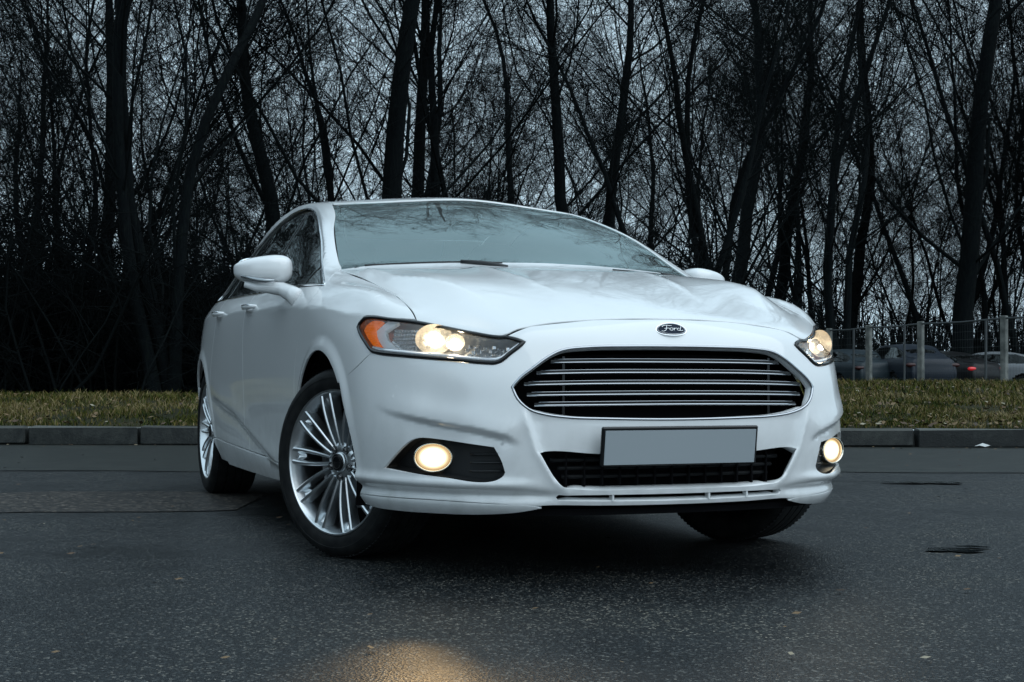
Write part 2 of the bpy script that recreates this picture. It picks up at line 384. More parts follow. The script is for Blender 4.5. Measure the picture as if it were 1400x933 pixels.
class Plan:
    def __init__(s, d): s.d = np.array(d, float); s.d /= np.linalg.norm(s.d); e = np.array([1., 0, 0])-s.d*s.d[0]; s.e1 = e/np.linalg.norm(e); s.e2 = np.cross(s.d, s.e1)
    def uv(s, P): P = np.asarray(P, float); return np.stack([P@s.e1, P@s.e2], -1)
    def ray(s, q): o = q[:, :1]*s.e1+q[:, 1:]*s.e2+s.d*4; return o, np.broadcast_to(-s.d, o.shape)
class Cyl:
    R0 = 1.15
    def __init__(s, x0, back=False): s.x0 = x0; s.sg = -1. if back else 1.
    def uv(s, P):
        P = np.asarray(P, float); return np.stack([s.R0*np.arctan2(P[..., 1]*s.sg, (P[..., 0]-s.x0)*s.sg), P[..., 2]], -1)
    def ray(s, q):
        a = q[:, 0]/s.R0; dx = s.sg*np.cos(a); dy = s.sg*np.sin(a)
        d = np.stack([dx, dy, 0*dx], 1); o = d*4+np.array([s.x0, 0, 0]); o[:, 2] = q[:, 1]; return o, -d
FRONTD = Cyl(-.3); BACKD = Cyl(-2.9, True); SIDED = Plan((0, 1, 0)); FEND = Plan((.12, .80, .58)); BODYD = Plan((0, .78, .62)); TOPD = Plan((0, 0, 1))

# relief on top of the shell: folds, flares, undercuts (metres along the normal)
def pdist(q, poly):
    poly = np.asarray(poly, float); best = np.full(len(q), 1e9); sg = np.zeros(len(q)); tt = np.zeros(len(q))
    L = np.r_[0, np.cumsum(np.linalg.norm(np.diff(poly, axis=0), axis=1))]
    for i in range(len(poly)-1):
        a, b = poly[i], poly[i+1]; d = b-a; l2 = d@d
        t = ((q-a)@d)/l2
        tc_ = np.clip(t, 0, 1); r = q-a-tc_[:, None]*d; ds = np.linalg.norm(r, axis=1); m = ds < best
        s_ = np.sign(d[0]*(q-a)[:, 1]-d[1]*(q-a)[:, 0])
        best[m] = ds[m]; sg[m] = s_[m]; tt[m] = (L[i]+tc_[m]*(L[i+1]-L[i]))/L[-1]
    return best*sg, tt
def sdist(q, poly, ref):
    '''signed distance, positive on the side where ref lies'''
    s, t = pdist(q, poly); s0, _ = pdist(np.array([ref], float), poly); return s*(1 if s0[0] > 0 else -1), t
def ss(x, a, b): t = np.clip((x-a)/(b-a), 0, 1); return t*t*(3-2*t)
def fr2(P): return FRONTD.uv(np.stack([P[:, 0], np.abs(P[:, 1]), P[:, 2]], 1))
CREASE = [(.53, .858, .566), (.626, .824, .537), (.789, .715, .506), (.877, .627, .489), (.93, .542, .468), (.95, .49, .440)]
CHEEK = [(.945, .50, .575), (.955, .478, .50), (.96, .452, .415), (.965, .40, .33), (.966, .36, .29)]
def relief(P):
    x, y, z = P[:, 0], np.abs(P[:, 1]), P[:, 2]; D = np.zeros(len(P))
    f = fr2(P); front = ss(x, .30, .42)
    # fold over the fog lamp pod
    cu = FRONTD.uv(CREASE); s, t = sdist(f, cu, cu[2]+[0, .1])
    env = ss(t, 0, .5)*(1-ss(t, .86, 1.))
    prof = np.where(s > 0, np.exp(-(s/.055)**2), 1-ss(-s, 0, .026)*1.75)*np.where(s > 0, 1, np.exp(-np.maximum(-s-.026, 0)/.075))
    D += .011*env*prof*front*(z < .70)
    # cheek: the middle section sits behind the corners
    s, t = sdist(f, FRONTD.uv(CHEEK), (0, .45)); mid = ss(s, -.010, .012)
    D += -.014*mid*ss(z, .58, .50)*ss(z, .30, .34)*front
    rid = np.exp(-(s/.018)**2)*.005*ss(z, .57, .48); D += rid*front
    # ledge under the pods, undercut above the lip
    out = ss(f[:, 0], .36, .50)
    D += front*(.010*np.exp(-((z-.312)/.016)**2)*out - .016*np.exp(-((z-.275)/.016)**2)*ss(f[:, 0], .30, .42))
    # flanks
    side = 1-ss(x, .25, .5)
    xs = [.42, .25, 0, -.5, -1.2, -2.2, -2.9, -3.5]; zs = [.835, .848, .880, .902, .921, .938, .94, .93]
    zc = np.interp(x, xs[::-1], zs[::-1]); D += .009*np.exp(-np.sqrt((z-zc)**2+.004**2)/.034)*side*(y > .8)*ss(x, -3.6, -3.0)
    zl = np.interp(x, [-2.45, -2.2, -1.77, -1.44, -1.13, -.84, -.45], [.56, .525, .477, .404, .343, .291, .26])
    dz = z-zl; fade = ss(x, -2.55, -2.1)*(1-ss(x, -1.0, -.55))
    D += fade*np.where(dz > 0, .006*np.exp(-(dz/.06)**2), .006-.018*ss(-dz, 0, .06)*np.exp(-np.maximum(-dz-.06, 0)/.10))*(y > .8)
    # wheel arch flares
    for cx in (0, -2.85):
        r_ = np.hypot(x-cx, z-.334); D += (.011 if cx == 0 else .007)*(1-ss(r_, .400, .452))*(y > .7)*ss(z, .2, .3)*(1-ss(x-cx, .32, .42)*(cx == 0)*.6)
    # bonnet folds
    def fold(poly, A, w, wi):
        s, t = pdist(np.stack([x, y], 1), poly); return A*np.exp(-np.sqrt(s*s+.005**2)/w)*ss(t, 0, .15)*(1-ss(t, .6, 1))
    D += fold([(-.30, .70), (.15, .665), (.42, .60), (.60, .53), (.80, .47)], .012, .036, 0)*(z > .75)*(y < .73)
    D += fold([(-.15, .33), (.15, .31), (.48, .275), (.72, .235)], .008, .034, 0)*(z > .75)*(x > -.2)
    return D

def lift(dom, q, disp=True, off=0.):
    h = .0015
    if not disp:
        P, n, ok = cast(*dom.ray(q)); return P+n*off, n
    k = len(q); Q = np.concatenate([q, q+[h, 0], q+[0, h]])
    P, n, ok = cast(*dom.ray(Q)); D = relief(P)
    n0 = n[:k]; P0, Pu, Pv = P[:k], P[k:2*k], P[2*k:]
    Tu = Pu-P0; Tv = Pv-P0
    Tu -= n0*(Tu*n0).sum(1)[:, None]; Tv -= n0*(Tv*n0).sum(1)[:, None]
    Tu += n0*(D[k:2*k]-D[:k])[:, None]; Tv += n0*(D[2*k:]-D[:k])[:, None]
    nn = np.cross(Tu, Tv); L = np.linalg.norm(nn, axis=1)[:, None]; nn = np.where(L > 1e-12, nn/np.maximum(L, 1e-12), n0)
    nn = np.where((nn*n0).sum(1)[:, None] < 0, -nn, nn)
    return P0+n0*(D[:k]+off)[:, None], nn
def resample(P, step, closed=True, smooth=True):
    """even points along a polyline, rounding the soft corners (kept when the turn is sharp)"""
    P = np.asarray(P, float); n = len(P)
    if closed: P = np.vstack([P, P[:1]])
    out = []
    m = len(P)
    def tang(i):
        if closed: a, b, c = P[(i-1) % (m-1)], P[i % (m-1)], P[(i+1) % (m-1)]
        else: a, b, c = P[max(i-1, 0)], P[i], P[min(i+1, m-1)]
        u, v = b-a, c-b; lu, lv = np.linalg.norm(u), np.linalg.norm(v)
        if lu < 1e-9 or lv < 1e-9: return None
        if (u@v)/(lu*lv) < .80: return None
        return (u/lu+v/lv)/np.linalg.norm(u/lu+v/lv)
    T = [tang(i) if smooth else None for i in range(m)]
    for i in range(m-1):
        a, b = P[i], P[i+1]; L = np.linalg.norm(b-a); k = max(1, int(math.ceil(L/step)))
        ta = T[i]*L if T[i] is not None else (b-a); tb = T[i+1]*L if T[i+1] is not None else (b-a)
        for j in range(k):
            t = j/k; out.append((2*t**3-3*t*t+1)*a+(t**3-2*t*t+t)*ta+(-2*t**3+3*t*t)*b+(t**3-t*t)*tb)
    if not closed: out.append(P[-1])
    return np.array(out)
def area(q): x, y = q[:, 0], q[:, 1]; return .5*np.sum(x*np.roll(y, -1)-y*np.roll(x, -1))
def inside(p, poly):
    c = np.zeros(len(p), bool); n = len(poly); j = n-1
    for i in range(n):
        xi, yi = poly[i]; xj, yj = poly[j]
        if yi != yj:
            c ^= ((yi > p[:, 1]) != (yj > p[:, 1])) & (p[:, 0] < (xj-xi)*(p[:, 1]-yi)/(yj-yi)+xi)
        j = i
    return c
def inset(q, d):
    e = np.roll(q, -1, 0)-np.roll(q, 1, 0); l = np.linalg.norm(e, axis=1)[:, None]; e = e/np.maximum(l, 1e-9)
    return q+np.stack([-e[:, 1], e[:, 0]], 1)*d
def sym(half):
    """half outline from centre line to centre line (y>=0) -> closed outline"""
    h = [tuple(p) for p in half]; return h+[(p[0], -p[1], p[2]) for p in h[::-1] if p[1] > 1e-6]
def panel(name, outline, dom, step, mt, parent, holes=(), gap=.002, disp=True, off=0., lip=.012, holelip=.03, bstep=None, both=False, smooth=True, holegap=0.):
    bstep = bstep or step*.8
    loops = []
    for k, o3 in enumerate([outline]+list(holes)):
        q = dom.uv(resample(o3, bstep, smooth=smooth))
        if (area(q) < 0) == (k == 0): q = q[::-1]
        q = inset(q, gap if k == 0 else holegap); loops.append(q)
    lo = loops[0].min(0); hi = loops[0].max(0)
    gx, gy = np.meshgrid(np.arange(lo[0]+step/2, hi[0], step), np.arange(lo[1]+step/2, hi[1], step))
    gx = gx+(np.arange(gx.shape[0]) % 2)[:, None]*step/2
    g = np.stack([gx.ravel(), gy.ravel()], 1); m = inside(g, loops[0])
    for h in loops[1:]: m &= ~inside(g, h)
    g = g[m]; B = np.vstack(loops)
    keep = np.ones(len(g), bool)
    for i0 in range(0, len(g), 2000):
        keep[i0:i0+2000] = (((g[i0:i0+2000, None]-B[None])**2).sum(2).min(1) > (.5*step)**2)
    g = g[keep]
    E = []; k = 0; Fc = []
    for l in loops: n = len(l); E += [(k+i, k+(i+1) % n) for i in range(n)]; Fc.append(list(range(k, k+n))); k += n
    pts = [Vector(p) for p in B]+[Vector(p) for p in g]
    vs, es, fs, ov, oe, of = delaunay_2d_cdt(pts, E, [], 0, 1e-7)
    q = np.array([tuple(v) for v in vs])
    cen = np.array([q[list(f)].mean(0) for f in fs]); m = inside(cen, loops[0])
    for h in loops[1:]: m &= ~inside(cen, h)
    tri = []
    for f, ok in zip(fs, m):
        if ok:
            a, b, c = q[f[0]], q[f[1]], q[f[2]]
            tri.append(tuple(f) if (b[0]-a[0])*(c[1]-a[1])-(b[1]-a[1])*(c[0]-a[0]) > 0 else tuple(f)[::-1])
    omap = {}
    for i, o_ in enumerate(ov):
        for j in o_: omap[j] = i
    V, Nn = lift(dom, q, disp, off)
    V = list(V); NL = list(Nn); F = list(tri); k = 0
    for li, l in enumerate(loops):
        n = len(l); idx = [omap.get(k+i, 0) for i in range(n)]; k += n
        b = np.array([V[i] for i in idx]); nr = np.array([NL[i] for i in idx])
        t = np.roll(b, -1, 0)-np.roll(b, 1, 0); mO = np.cross(t, nr); L = np.linalg.norm(mO, axis=1)[:, None]; mO = mO/np.maximum(L, 1e-9)
        dep = lip if li == 0 else (holelip[li-1] if hasattr(holelip, '__len__') else holelip)
        r1 = len(V); V += list(b+mO*.0006-nr*.0012); nn1 = nr+mO; NL += list(nn1/np.linalg.norm(nn1, axis=1)[:, None])
        r2 = len(V); V += list(b+mO*.0008-nr*dep); NL += list(mO)
        for i in range(n):
            j = (i+1) % n
            F.append((idx[i], r1+i, r1+j, idx[j])); F.append((r1+i, r2+i, r2+j, r1+j))
    o = mesh(name, V, F, mt, parent, normals=NL)
    if both:
        V2 = np.array(V)*[1, -1, 1]; N2 = np.array(NL)*[1, -1, 1]; F2 = [f[::-1] for f in F]
        return o, mesh(name, V2, F2, mt, parent, normals=N2)
    return o
def onfront(y, z, off=0.):
    """shell point straight ahead at (y,z)"""
    P, n, _ = cast(np.array([[4., y, z]]), np.array([[-1., 0, 0]])); return P[0]+n[0]*off, n[0]
def onside(x, z, off=0.):
    P, n, _ = cast(np.array([[x, 4., z]]), np.array([[0, -1., 0]])); return P[0]+n[0]*off, n[0]
def ontop(x, y, off=0.):
    P, n, _ = cast(np.array([[x, y, 4.]]), np.array([[0, 0, -1.]])); return P[0]+n[0]*off, n[0]
def dupy(o, parent):
    """mirror image of a part on the other side of the car"""
    me = o.data; V = np.zeros(len(me.vertices)*3); me.vertices.foreach_get('co', V); V = V.reshape(-1, 3)
    M = np.array(o.matrix_basis); V = V@M[:3, :3].T+M[:3, 3]; V[:, 1] *= -1
    m = mesh(o.name.split('.')[0], V, [tuple(p.vertices)[::-1] for p in me.polygons], me.materials[0], parent, smooth=me.polygons[0].use_smooth, auto=35 if me.polygons[0].use_smooth else None)
    return m
# ================================================================ THE CAR
car = thing('car', 'white four-door saloon with headlamps and fog lamps lit, front wheels turned, on the wet asphalt', 'car')
def arc(cx, a0, a1, y, n=10, r=.387, cz=.334):
    return [(cx+r*math.cos(R(a0+(a1-a0)*i/n)), y if not callable(y) else y(a0+(a1-a0)*i/n), cz+r*math.sin(R(a0+(a1-a0)*i/n))) for i in range(n+1)]
HOODF = [(.914, 0, .823), (.905, .128, .821), (.890, .24, .818), (.877, .341, .808), (.870, .42, .799), (.868, .45, .794), (.862, .487, .780), (.86, .519, .765)]
HLTOP = [(.853, .537, .765), (.788, .604, .778), (.708, .667, .796), (.608, .735, .816)]
HLOUT = [(.527, .793, .827), (.432, .836, .837), (.390, .848, .834), (.366, .860, .815), (.365, .867, .798)]
HLLOW = [(.395, .868, .778), (.453, .864, .745), (.505, .854, .715), (.541, .842, .709), (.656, .784, .699), (.802, .675, .686), (.875, .59, .677), (.889, .568, .677), (.896, .549, .684), (.900, .520, .707), (.903, .485, .734), (.901, .473, .747), (.886, .492, .757)]
GAPL = [(.567, .733, .843), (.482, .731, .875), (.394, .733, .901), (.276, .738, .929), (.1, .742, .965), (-.12, .75, 1.0), (-.33, .76, 1.04)]
ARCHF = [(.28, .897, .626)]+arc(0, 38, -8, lambda a: .888-.045*ss(-a, -38, 12), 6)[1:]
headlight3 = [(.86, .519, .765)]+HLTOP+HLOUT+HLLOW
def both(fn, *a, **k): return fn(*a, both=True, **k)

hood = panel('bonnet', sym(HOODF+HLTOP+GAPL+[(-.33, .66, 1.04), (-.28, .5, 1.05), (-.215, .3, 1.06), (-.175, .12, 1.06), (-.17, 0, 1.06)]), TOPD, .0125, paint, car, gap=.0026, lip=.005)
door_front_cut = [(-.20, .852, .972), (-.215, .885, .93), (-.27, .90, .86), (-.36, .905, .76), (-.42, .908, .65), (-.435, .905, .5), (-.43, .895, .38), (-.425, .885, .275)]
FT = [(.603, .734, .821)]
fender = panel('front_wing', FT+GAPL+[(-.27, .80, 1.018)]+door_front_cut+[(-.383, .885, .272)]+arc(0, 188, 46, .897, 22)+
      [(.434, .879, .674), (.505, .855, .712)]+[(.453, .864, .745), (.395, .868, .778), (.365, .867, .798), (.366, .860, .815), (.390, .848, .834), (.432, .836, .837), (.527, .793, .827)],
      FEND, .0105, paint, car, gap=.0022, both=True, lip=.007)
gl = [(.9300, .527, .608), (.933, .504, .635), (.938, .465, .665), (.941, .413, .701), (.945, .370, .721), (.956, .292, .731), (.972, .154, .735), (.975, 0, .736)]
gb = [(1.011, 0, .508), (1.0, .25, .512), (.985, .36, .516), (.965, .44, .527), (.953, .483, .542), (.941, .513, .572)]
grille3 = sym(gl[::-1]+gb[::-1])
low3 = sym([(.99, 0, .400), (.99, .266, .403), (.965, .43, .412), (.962, .448, .408), (.965, .395, .325), (.966, .372, .304), (.97, .345, .298), (.99, .10, .292), (.99, 0, .292)])
slot3 = sym([(.98, 0, .277), (.98, .2, .278), (.957, .385, .279), (.954, .394, .270), (.953, .385, .261), (.975, .2, .257), (.98, 0, .255)])
fog3 = [(.576, .833, .346), (.626, .819, .381), (.679, .798, .421), (.709, .782, .441), (.734, .764, .449), (.79, .715, .446), (.863, .643, .435), (.908, .578, .425), (.917, .556, .383), (.918, .544, .348), (.913, .55, .336), (.896, .578, .322), (.801, .698, .329), (.708, .771, .336)]
fog3m = [(p[0], -p[1], p[2]) for p in fog3]
SEAML = [(.394, .86, .251), (.622, .796, .254), (.781, .691, .254), (.878, .572, .25), (.93, .449, .244)]
bumper = panel('front_bumper', sym(HOODF+HLLOW[::-1][:-2][:12]+[(.434, .879, .674)]+ARCHF+SEAML+[(.950, .40, .246), (.975, .25, .243), (.985, 0, .241)]),
      FRONTD, .0075, paint, car, holes=[grille3, low3, slot3, fog3, fog3m], gap=.0022, lip=.006, holelip=[.03, .06, .03, .012, .012])
lipp = panel('bumper_lip', [(.394, .86, .251), (.622, .796, .254), (.781, .691, .254), (.878, .572, .25), (.93, .449, .244), (.935, .43, .238), (.90, .50, .224), (.849, .587, .216), (.713, .721, .212), (.60, .80, .211), (.47, .835, .213), (.40, .845, .219)], FRONTD, .012, paint, car, off=.001, both=True, gap=.0012, lip=.02)
def side_door(name, cutF, cutR, x0, x1, top):
    bot = [(x, .89, .275+(-x-.425)*.022) for x in np.linspace(x0-.03, x1+.03, 6)]
    return panel(name, top+cutR+bot[::-1]+cutF[::-1], SIDED, .02, paint, car, both=True, gap=.0022, lip=.02)
CB = [(-1.462, .866, 1.004), (-1.475, .89, .95), (-1.50, .912, .86), (-1.505, .92, .7), (-1.50, .915, .5), (-1.50, .90, .31)]
CR = [(-2.30, .865, 1.016), (-2.30, .90, .95), (-2.33, .915, .85), (-2.39, .92, .76), (-2.445, .92, .65), (-2.46, .92, .52), (-2.42, .905, .42), (-2.36, .895, .33)]
top1 = [(x, .86, z) for x, z in ((-.20, .974), (-.5, .984), (-.9, .993), (-1.2, .999), (-1.46, 1.003))]
top2 = [(x, .86, z) for x, z in ((-1.462, 1.003), (-1.8, 1.009), (-2.1, 1.013), (-2.30, 1.016))]
fd = [(p[0], p[1], p[2]) for p in door_front_cut]
doors = []
for nm, cf, cr, tp in (('front_door', fd[1:], CB[1:], top1), ('rear_door', CB[1:], CR[1:], top2)):
    xb0, xb1 = cf[-1][0], cr[-1][0]
    bot = [(x, .89, .272+(-x-.42)*.023) for x in np.linspace(xb0, xb1, 8)]
    outl = tp+cr[:-1]+bot[::-1]+cf[:-1][::-1]
    doors.append(panel(nm, outl, SIDED, .014, paint, car, both=True, gap=.0034, lip=.006))
sill = panel('sill', [(x, .88, .272+(-x-.42)*.023-.003) for x in np.linspace(-.385, -2.46, 12)]+[(x, .85, .198) for x in np.linspace(-2.40, -.33, 10)], SIDED, .03, paint, car, both=True, off=.004, gap=.001, lip=.05)

WSE = [(-.345, .748, 1.047), (-.414, .742, 1.075), (-.518, .726, 1.122), (-.75, .683, 1.236), (-.96, .637, 1.33), (-1.173, .590, 1.388)]
ROOFE = [(-1.24, .577, 1.403), (-1.45, .560, 1.43), (-1.8, .556, 1.45), (-2.2, .562, 1.435), (-2.46, .57, 1.39)]
BLE = [(-2.50, .573, 1.38), (-2.7, .58, 1.32), (-2.95, .59, 1.23), (-3.15, .59, 1.16), (-3.25, .58, 1.13)]
DLOT = [(-.20, .849, .974), (-.33, .822, 1.015), (-.544, .777, 1.09), (-.903, .705, 1.25), (-1.251, .652, 1.362), (-1.45, .633, 1.397), (-1.69, .628, 1.412), (-1.942, .635, 1.402), (-2.2, .65, 1.36), (-2.45, .69, 1.28), (-2.68, .735, 1.18), (-2.86, .775, 1.095), (-2.90, .80, 1.06), (-2.86, .82, 1.035)]
DLOB = [(-2.60, .845, 1.022), (-2.30, .86, 1.018), (-1.8, .865, 1.012), (-1.46, .865, 1.006), (-.9, .86, .996), (-.5, .858, .987)]
TRK = [(-3.30, .60, 1.12), (-3.5, .60, 1.085), (-3.68, .585, 1.06)]
side_frame = panel('body_side', WSE+ROOFE+BLE+TRK+[(-3.70, .66, .98), (-3.69, .72, .90), (-3.60, .79, .78), (-3.45, .84, .68), (-3.26, .88, .62)]+arc(-2.85, 138, 3, .915, 22)+[(-2.36, .89, .40), (-2.355, .895, .33)][:0]+CR[::-1][1:]+
        [(-2.30, .862, 1.017), (-2.60, .847, 1.022)]+DLOT[::-1]+[(-.27, .80, 1.018)], BODYD, .016, paint, car, both=True, gap=.0015, lip=.012)
q_low = panel('quarter_sill', [(-2.42, .9, .42), (-2.36, .9, .33), (-2.36, .89, .318), (-2.44, .89, .318), (-2.452, .89, .37)], SIDED, .02, paint, car, both=True, gap=.001)
roof = panel('roof', sym([(-1.10, 0, 1.43), (-1.13, .3, 1.42), (-1.19, .52, 1.40), (-1.24, .568, 1.403)]+ROOFE[1:]+[(-2.50, .4, 1.40), (-2.51, 0, 1.40)]), TOPD, .03, paint, car, gap=.002, lip=.01)
trunk = panel('boot_lid', sym([(-3.20, 0, 1.14), (-3.25, .4, 1.12), (-3.29, .58, 1.12)]+TRK+[(-3.77, .5, 1.05), (-3.80, 0, 1.05)]), TOPD, .03, paint, car, gap=.002, lip=.01)
rear_face = panel('rear_bumper', sym([(-3.78, 0, 1.04), (-3.76, .45, 1.03), (-3.71, .60, 1.01), (-3.70, .66, .98), (-3.69, .72, .90), (-3.60, .79, .78), (-3.45, .84, .68), (-3.26, .88, .62)]+arc(-2.85, 144, 188, .86, 6)+[(-3.5, .78, .262), (-3.74, .6, .265), (-3.85, 0, .265)]), BACKD, .035, paint, car, gap=.002, lip=.02)
windscreen = panel('windscreen', sym([(-.10, 0, 1.05), (-.155, .3, 1.05), (-.23, .55, 1.045), (-.30, .70, 1.04)]+WSE+[(-1.18, .50, 1.40), (-1.10, .28, 1.42), (-1.07, 0, 1.43)]), TOPD, .03, ws_glass, car, gap=.004, off=-.004, lip=.004, disp=False)
backlight = panel('rear_window', sym([(-2.53, 0, 1.39), (-2.52, .4, 1.39)]+BLE+[(-3.22, .4, 1.13), (-3.16, 0, 1.15)]), TOPD, .04, side_glass, car, gap=.004, off=-.004, lip=.004, disp=False)
# black frit band round the windscreen, just inside the glass
frit = panel('windscreen_border', sym([(-.10, 0, 1.05), (-.155, .3, 1.05), (-.23, .55, 1.045), (-.30, .70, 1.04)]+WSE+[(-1.18, .50, 1.40), (-1.10, .28, 1.42), (-1.07, 0, 1.43)]), TOPD, .04, gloss_black, windscreen,
      holes=[sym([(-.20, 0, 1.05), (-.25, .3, 1.05), (-.33, .55, 1.045), (-.42, .66, 1.07), (-.60, .665, 1.16), (-.96, .585, 1.33), (-1.09, .53, 1.38), (-1.10, .48, 1.39), (-1.04, .26, 1.40), (-1.01, 0, 1.41)])], gap=.004, off=-.009, lip=.002, holelip=.002, disp=False)
# dark inner shell so that gaps read as gaps
DIN = dict(disp=False, off=-.035, lip=.01)
panel('inner_wing', FT+GAPL+[(-.27, .80, 1.018), (-.2, .85, .975)]+[(-.30, .9, .80), (-.46, .9, .65)]+arc(0, 150, 30, .897, 12, r=.44)+[(.505, .855, .712), (.365, .867, .798), (.527, .793, .827)], FEND, .06, void, car, both=True, **DIN)
panel('engine_cover', sym([(.86, 0, .80), (.84, .5, .77), (.60, .68, .82), (.2, .70, .95), (-.33, .70, 1.04), (-.17, 0, 1.06)]), TOPD, .08, void, car, disp=False, off=-.03, lip=.01)
panel('inner_panel', [(-.2, .85, .965), (-2.9, .85, .99), (-2.9, .9, .80), (-2.46, .9, .6), (-2.40, .9, .30), (-.42, .9, .26), (-.44, .9, .6)], SIDED, .08, void, car, both=True, **DIN)
cowl = MB().tube([(x, y, z) for x, y, z in ((-.33, .70, 1.022), (-.27, .5, 1.030), (-.215, .28, 1.038), (-.18, 0, 1.045), (-.215, -.28, 1.038), (-.27, -.5, 1.030), (-.33, -.70, 1.022))], .03, 8).build('scuttle', void, car)

# side windows: four panes a side, black pillar trim and bright surround
def belt(x): return float(np.interp(-x, [.2, .5, .9, 1.46, 1.8, 2.3, 2.6, 2.86], [.974, .987, .996, 1.006, 1.012, 1.018, 1.022, 1.035]))
dlo_in = DLOT+DLOB
panel('window_trim', dlo_in, BODYD, .05, gloss_black, car, both=True, gap=.001, off=-.010, lip=.01, disp=False)
def topz(x):
    xs = [-p[0] for p in DLOT[:12]]; return float(np.interp(-x, xs, [p[2] for p in DLOT[:12]])), float(np.interp(-x, xs, [p[1] for p in DLOT[:12]]))
for x0, x1 in ((-.245, -.50), (-.53, -1.435), (-1.505, -2.36), (-2.40, -2.83)):
    up = [(x, topz(x)[1]+.01, topz(x)[0]-.018) for x in np.linspace(x0, x1, 8)]
    dn = [(x, .86, belt(x)+.008) for x in np.linspace(x1, x0, 6)]
    if x0 > -.3: up[0] = (x0, .845, belt(x0)+.012)
    panel('side_window', up+dn, BODYD, .05, side_glass, car, both=True, gap=.001, off=-.006, lip=.003, disp=False, smooth=False)
P_, n_ = [], []
for dl in (DLOT+DLOB,):
    q = BODYD.uv(resample(dl, .04)); V_, n_ = lift(BODYD, q, False, .000)
    for sg in (1, -1):
        MB().tube([(v[0], v[1]*sg, v[2]) for v in V_], .0055, 6, closed=True).build('window_surround', chrome, car, smooth=True)

# ------------------------------------------------ grille
bar_chrome = mat('bar_chrome', (.46, .48, .51), .16, 1)
q = FRONTD.uv(resample(grille3, .02)); V_, n_ = lift(FRONTD, q, True, -.002)
MB().tube(V_, .0048, 8, closed=True).build('grille_surround', bar_chrome, car, smooth=True)
V2_, _ = lift(FRONTD, FRONTD.uv(resample(grille3, .03)), False, -.09)
panel('grille_backing', grille3, FRONTD, .05, void, car, gap=-.01, off=-.085, lip=.002, disp=False)
def fbar(name, z, yl, yr, mt, parent, r, off, n=24, sq=1.0, sag=0):
    pts = []
    for i in range(n+1):
        y = yl+(yr-yl)*i/n; p, nn_ = onfront(y, z+sag*(y/.5)**2, off); pts.append(p)
    return MB().tube(pts, r, 8, sq=sq).build(name, mt, parent, smooth=True)
for z, h in ((.692, .405), (.657, .452), (.622, .492), (.588, .485), (.556, .463)):
    b = fbar('grille_bar', z, -h, h, bar_chrome, car, .0031, -.024, sag=-.004)
    m = MB()
    for k in range(24):
        ya, yb = -h+2*h*k/24, -h+2*h*(k+1)/24
        (pa, _), (pb, _) = onfront(ya, z-.004*(ya/.5)**2, -.024), onfront(yb, z-.004*(yb/.5)**2, -.024)
        t = .0085; d = .035
        m.add([pa+[0, 0, .001], pb+[0, 0, .001], pb+[-d, 0, .001], pa+[-d, 0, .001], pa+[0, 0, t], pb+[0, 0, t], pb+[-d, 0, t*.6], pa+[-d, 0, t*.6]], [(0, 1, 5, 4), (4, 5, 6, 7), (3, 2, 1, 0)])
    m.build('blade', gloss_black, b)
    pts = [onfront(-h*.97+2*h*.97*i/24, z+.0105-.004*((-h+2*h*i/24)/.5)**2, -.023)[0] for i in range(25)]
    MB().tube(pts, .0013, 6).build('bright_edge', bar_chrome, b, smooth=True)
for yy in (-.37, .37):
    MB().box(tuple(onfront(yy, .62, -.055)[0]), (.012, .004, .09)).build('grille_bracket', gloss_black, car)
# lower intake
panel('intake_backing', low3, FRONTD, .05, void, car, gap=-.012, off=-.10, lip=.002, disp=False)
intake_m = mat('intake_plastic', (.004, .005, .006), .6, spec=.2)
for z, h in ((.378, .41), (.352, .385), (.325, .37)):
    fbar('intake_bar', z, -h, h, intake_m, car, .0065, -.055)
for k in range(13):
    y = -.36+.06*k; p, _ = onfront(y, .345, -.055); MB().box(tuple(p), (.012, .0025, .05)).build('intake_vane', void, car)
panel('slot_backing', slot3, FRONTD, .05, void, car, gap=-.008, off=-.06, lip=.002, disp=False)
for y in (-.215, .115, .255):
    p, _ = onfront(y, .265, -.012); MB().box(tuple(p), (.012, .003, .011)).build('slot_divider', paint, car)
# number plate, blank as in the photograph
plate = MB().box((1.030, -.010, .428), (.006, .268, .061), Matrix.Rotation(R(8), 3, 'Y'), bev=.004).build('number_plate_frame', gloss_black, car)
MB().box((1.0375, -.010, .4245), (.0015, .258, .0525), Matrix.Rotation(R(8), 3, 'Y')).build('number_plate', mat('plate_grey', (.33, .37, .395), .5), plate)
MB().box((1.0, 0, .43), (.03, .22, .04)).build('plate_holder', black, plate)

# ------------------------------------------------ badge: oval with script lettering
bp, bn = onfront(0, .787, .003)
bn = Vector(bn).normalized(); by = Vector((0, 1, 0)); bu = bn.cross(by).normalized()
if bu.z < 0: bu = -bu
def oval(rx, rz, d0, d1, rimr=0):
    m = MB(); n = 48
    top = [Vector(bp)+by*(rx*math.cos(2*math.pi*k/n))+bu*(rz*math.sin(2*math.pi*k/n))+bn*(d1-.006*(math.cos(2*math.pi*k/n))**2*(rx/.052)) for k in range(n)]
    bot = [p-bn*(d1-d0+.004) for p in top]
    return m.add(top+bot+[Vector(bp)+bn*(d1+.0005)], [(k, (k+1) % n, 2*n) for k in range(n)]+[(k, k+n, (k+1) % n+n, (k+1) % n) for k in range(n)])
bm0 = fixn(oval(.054, .0245, -.004, .0035).build('badge', chrome, car, smooth=False))
fixn(oval(.0505, .0215, 0, .0044).build('oval', mat('badge_navy', (.006, .014, .032), .45, spec=.15), bm0))
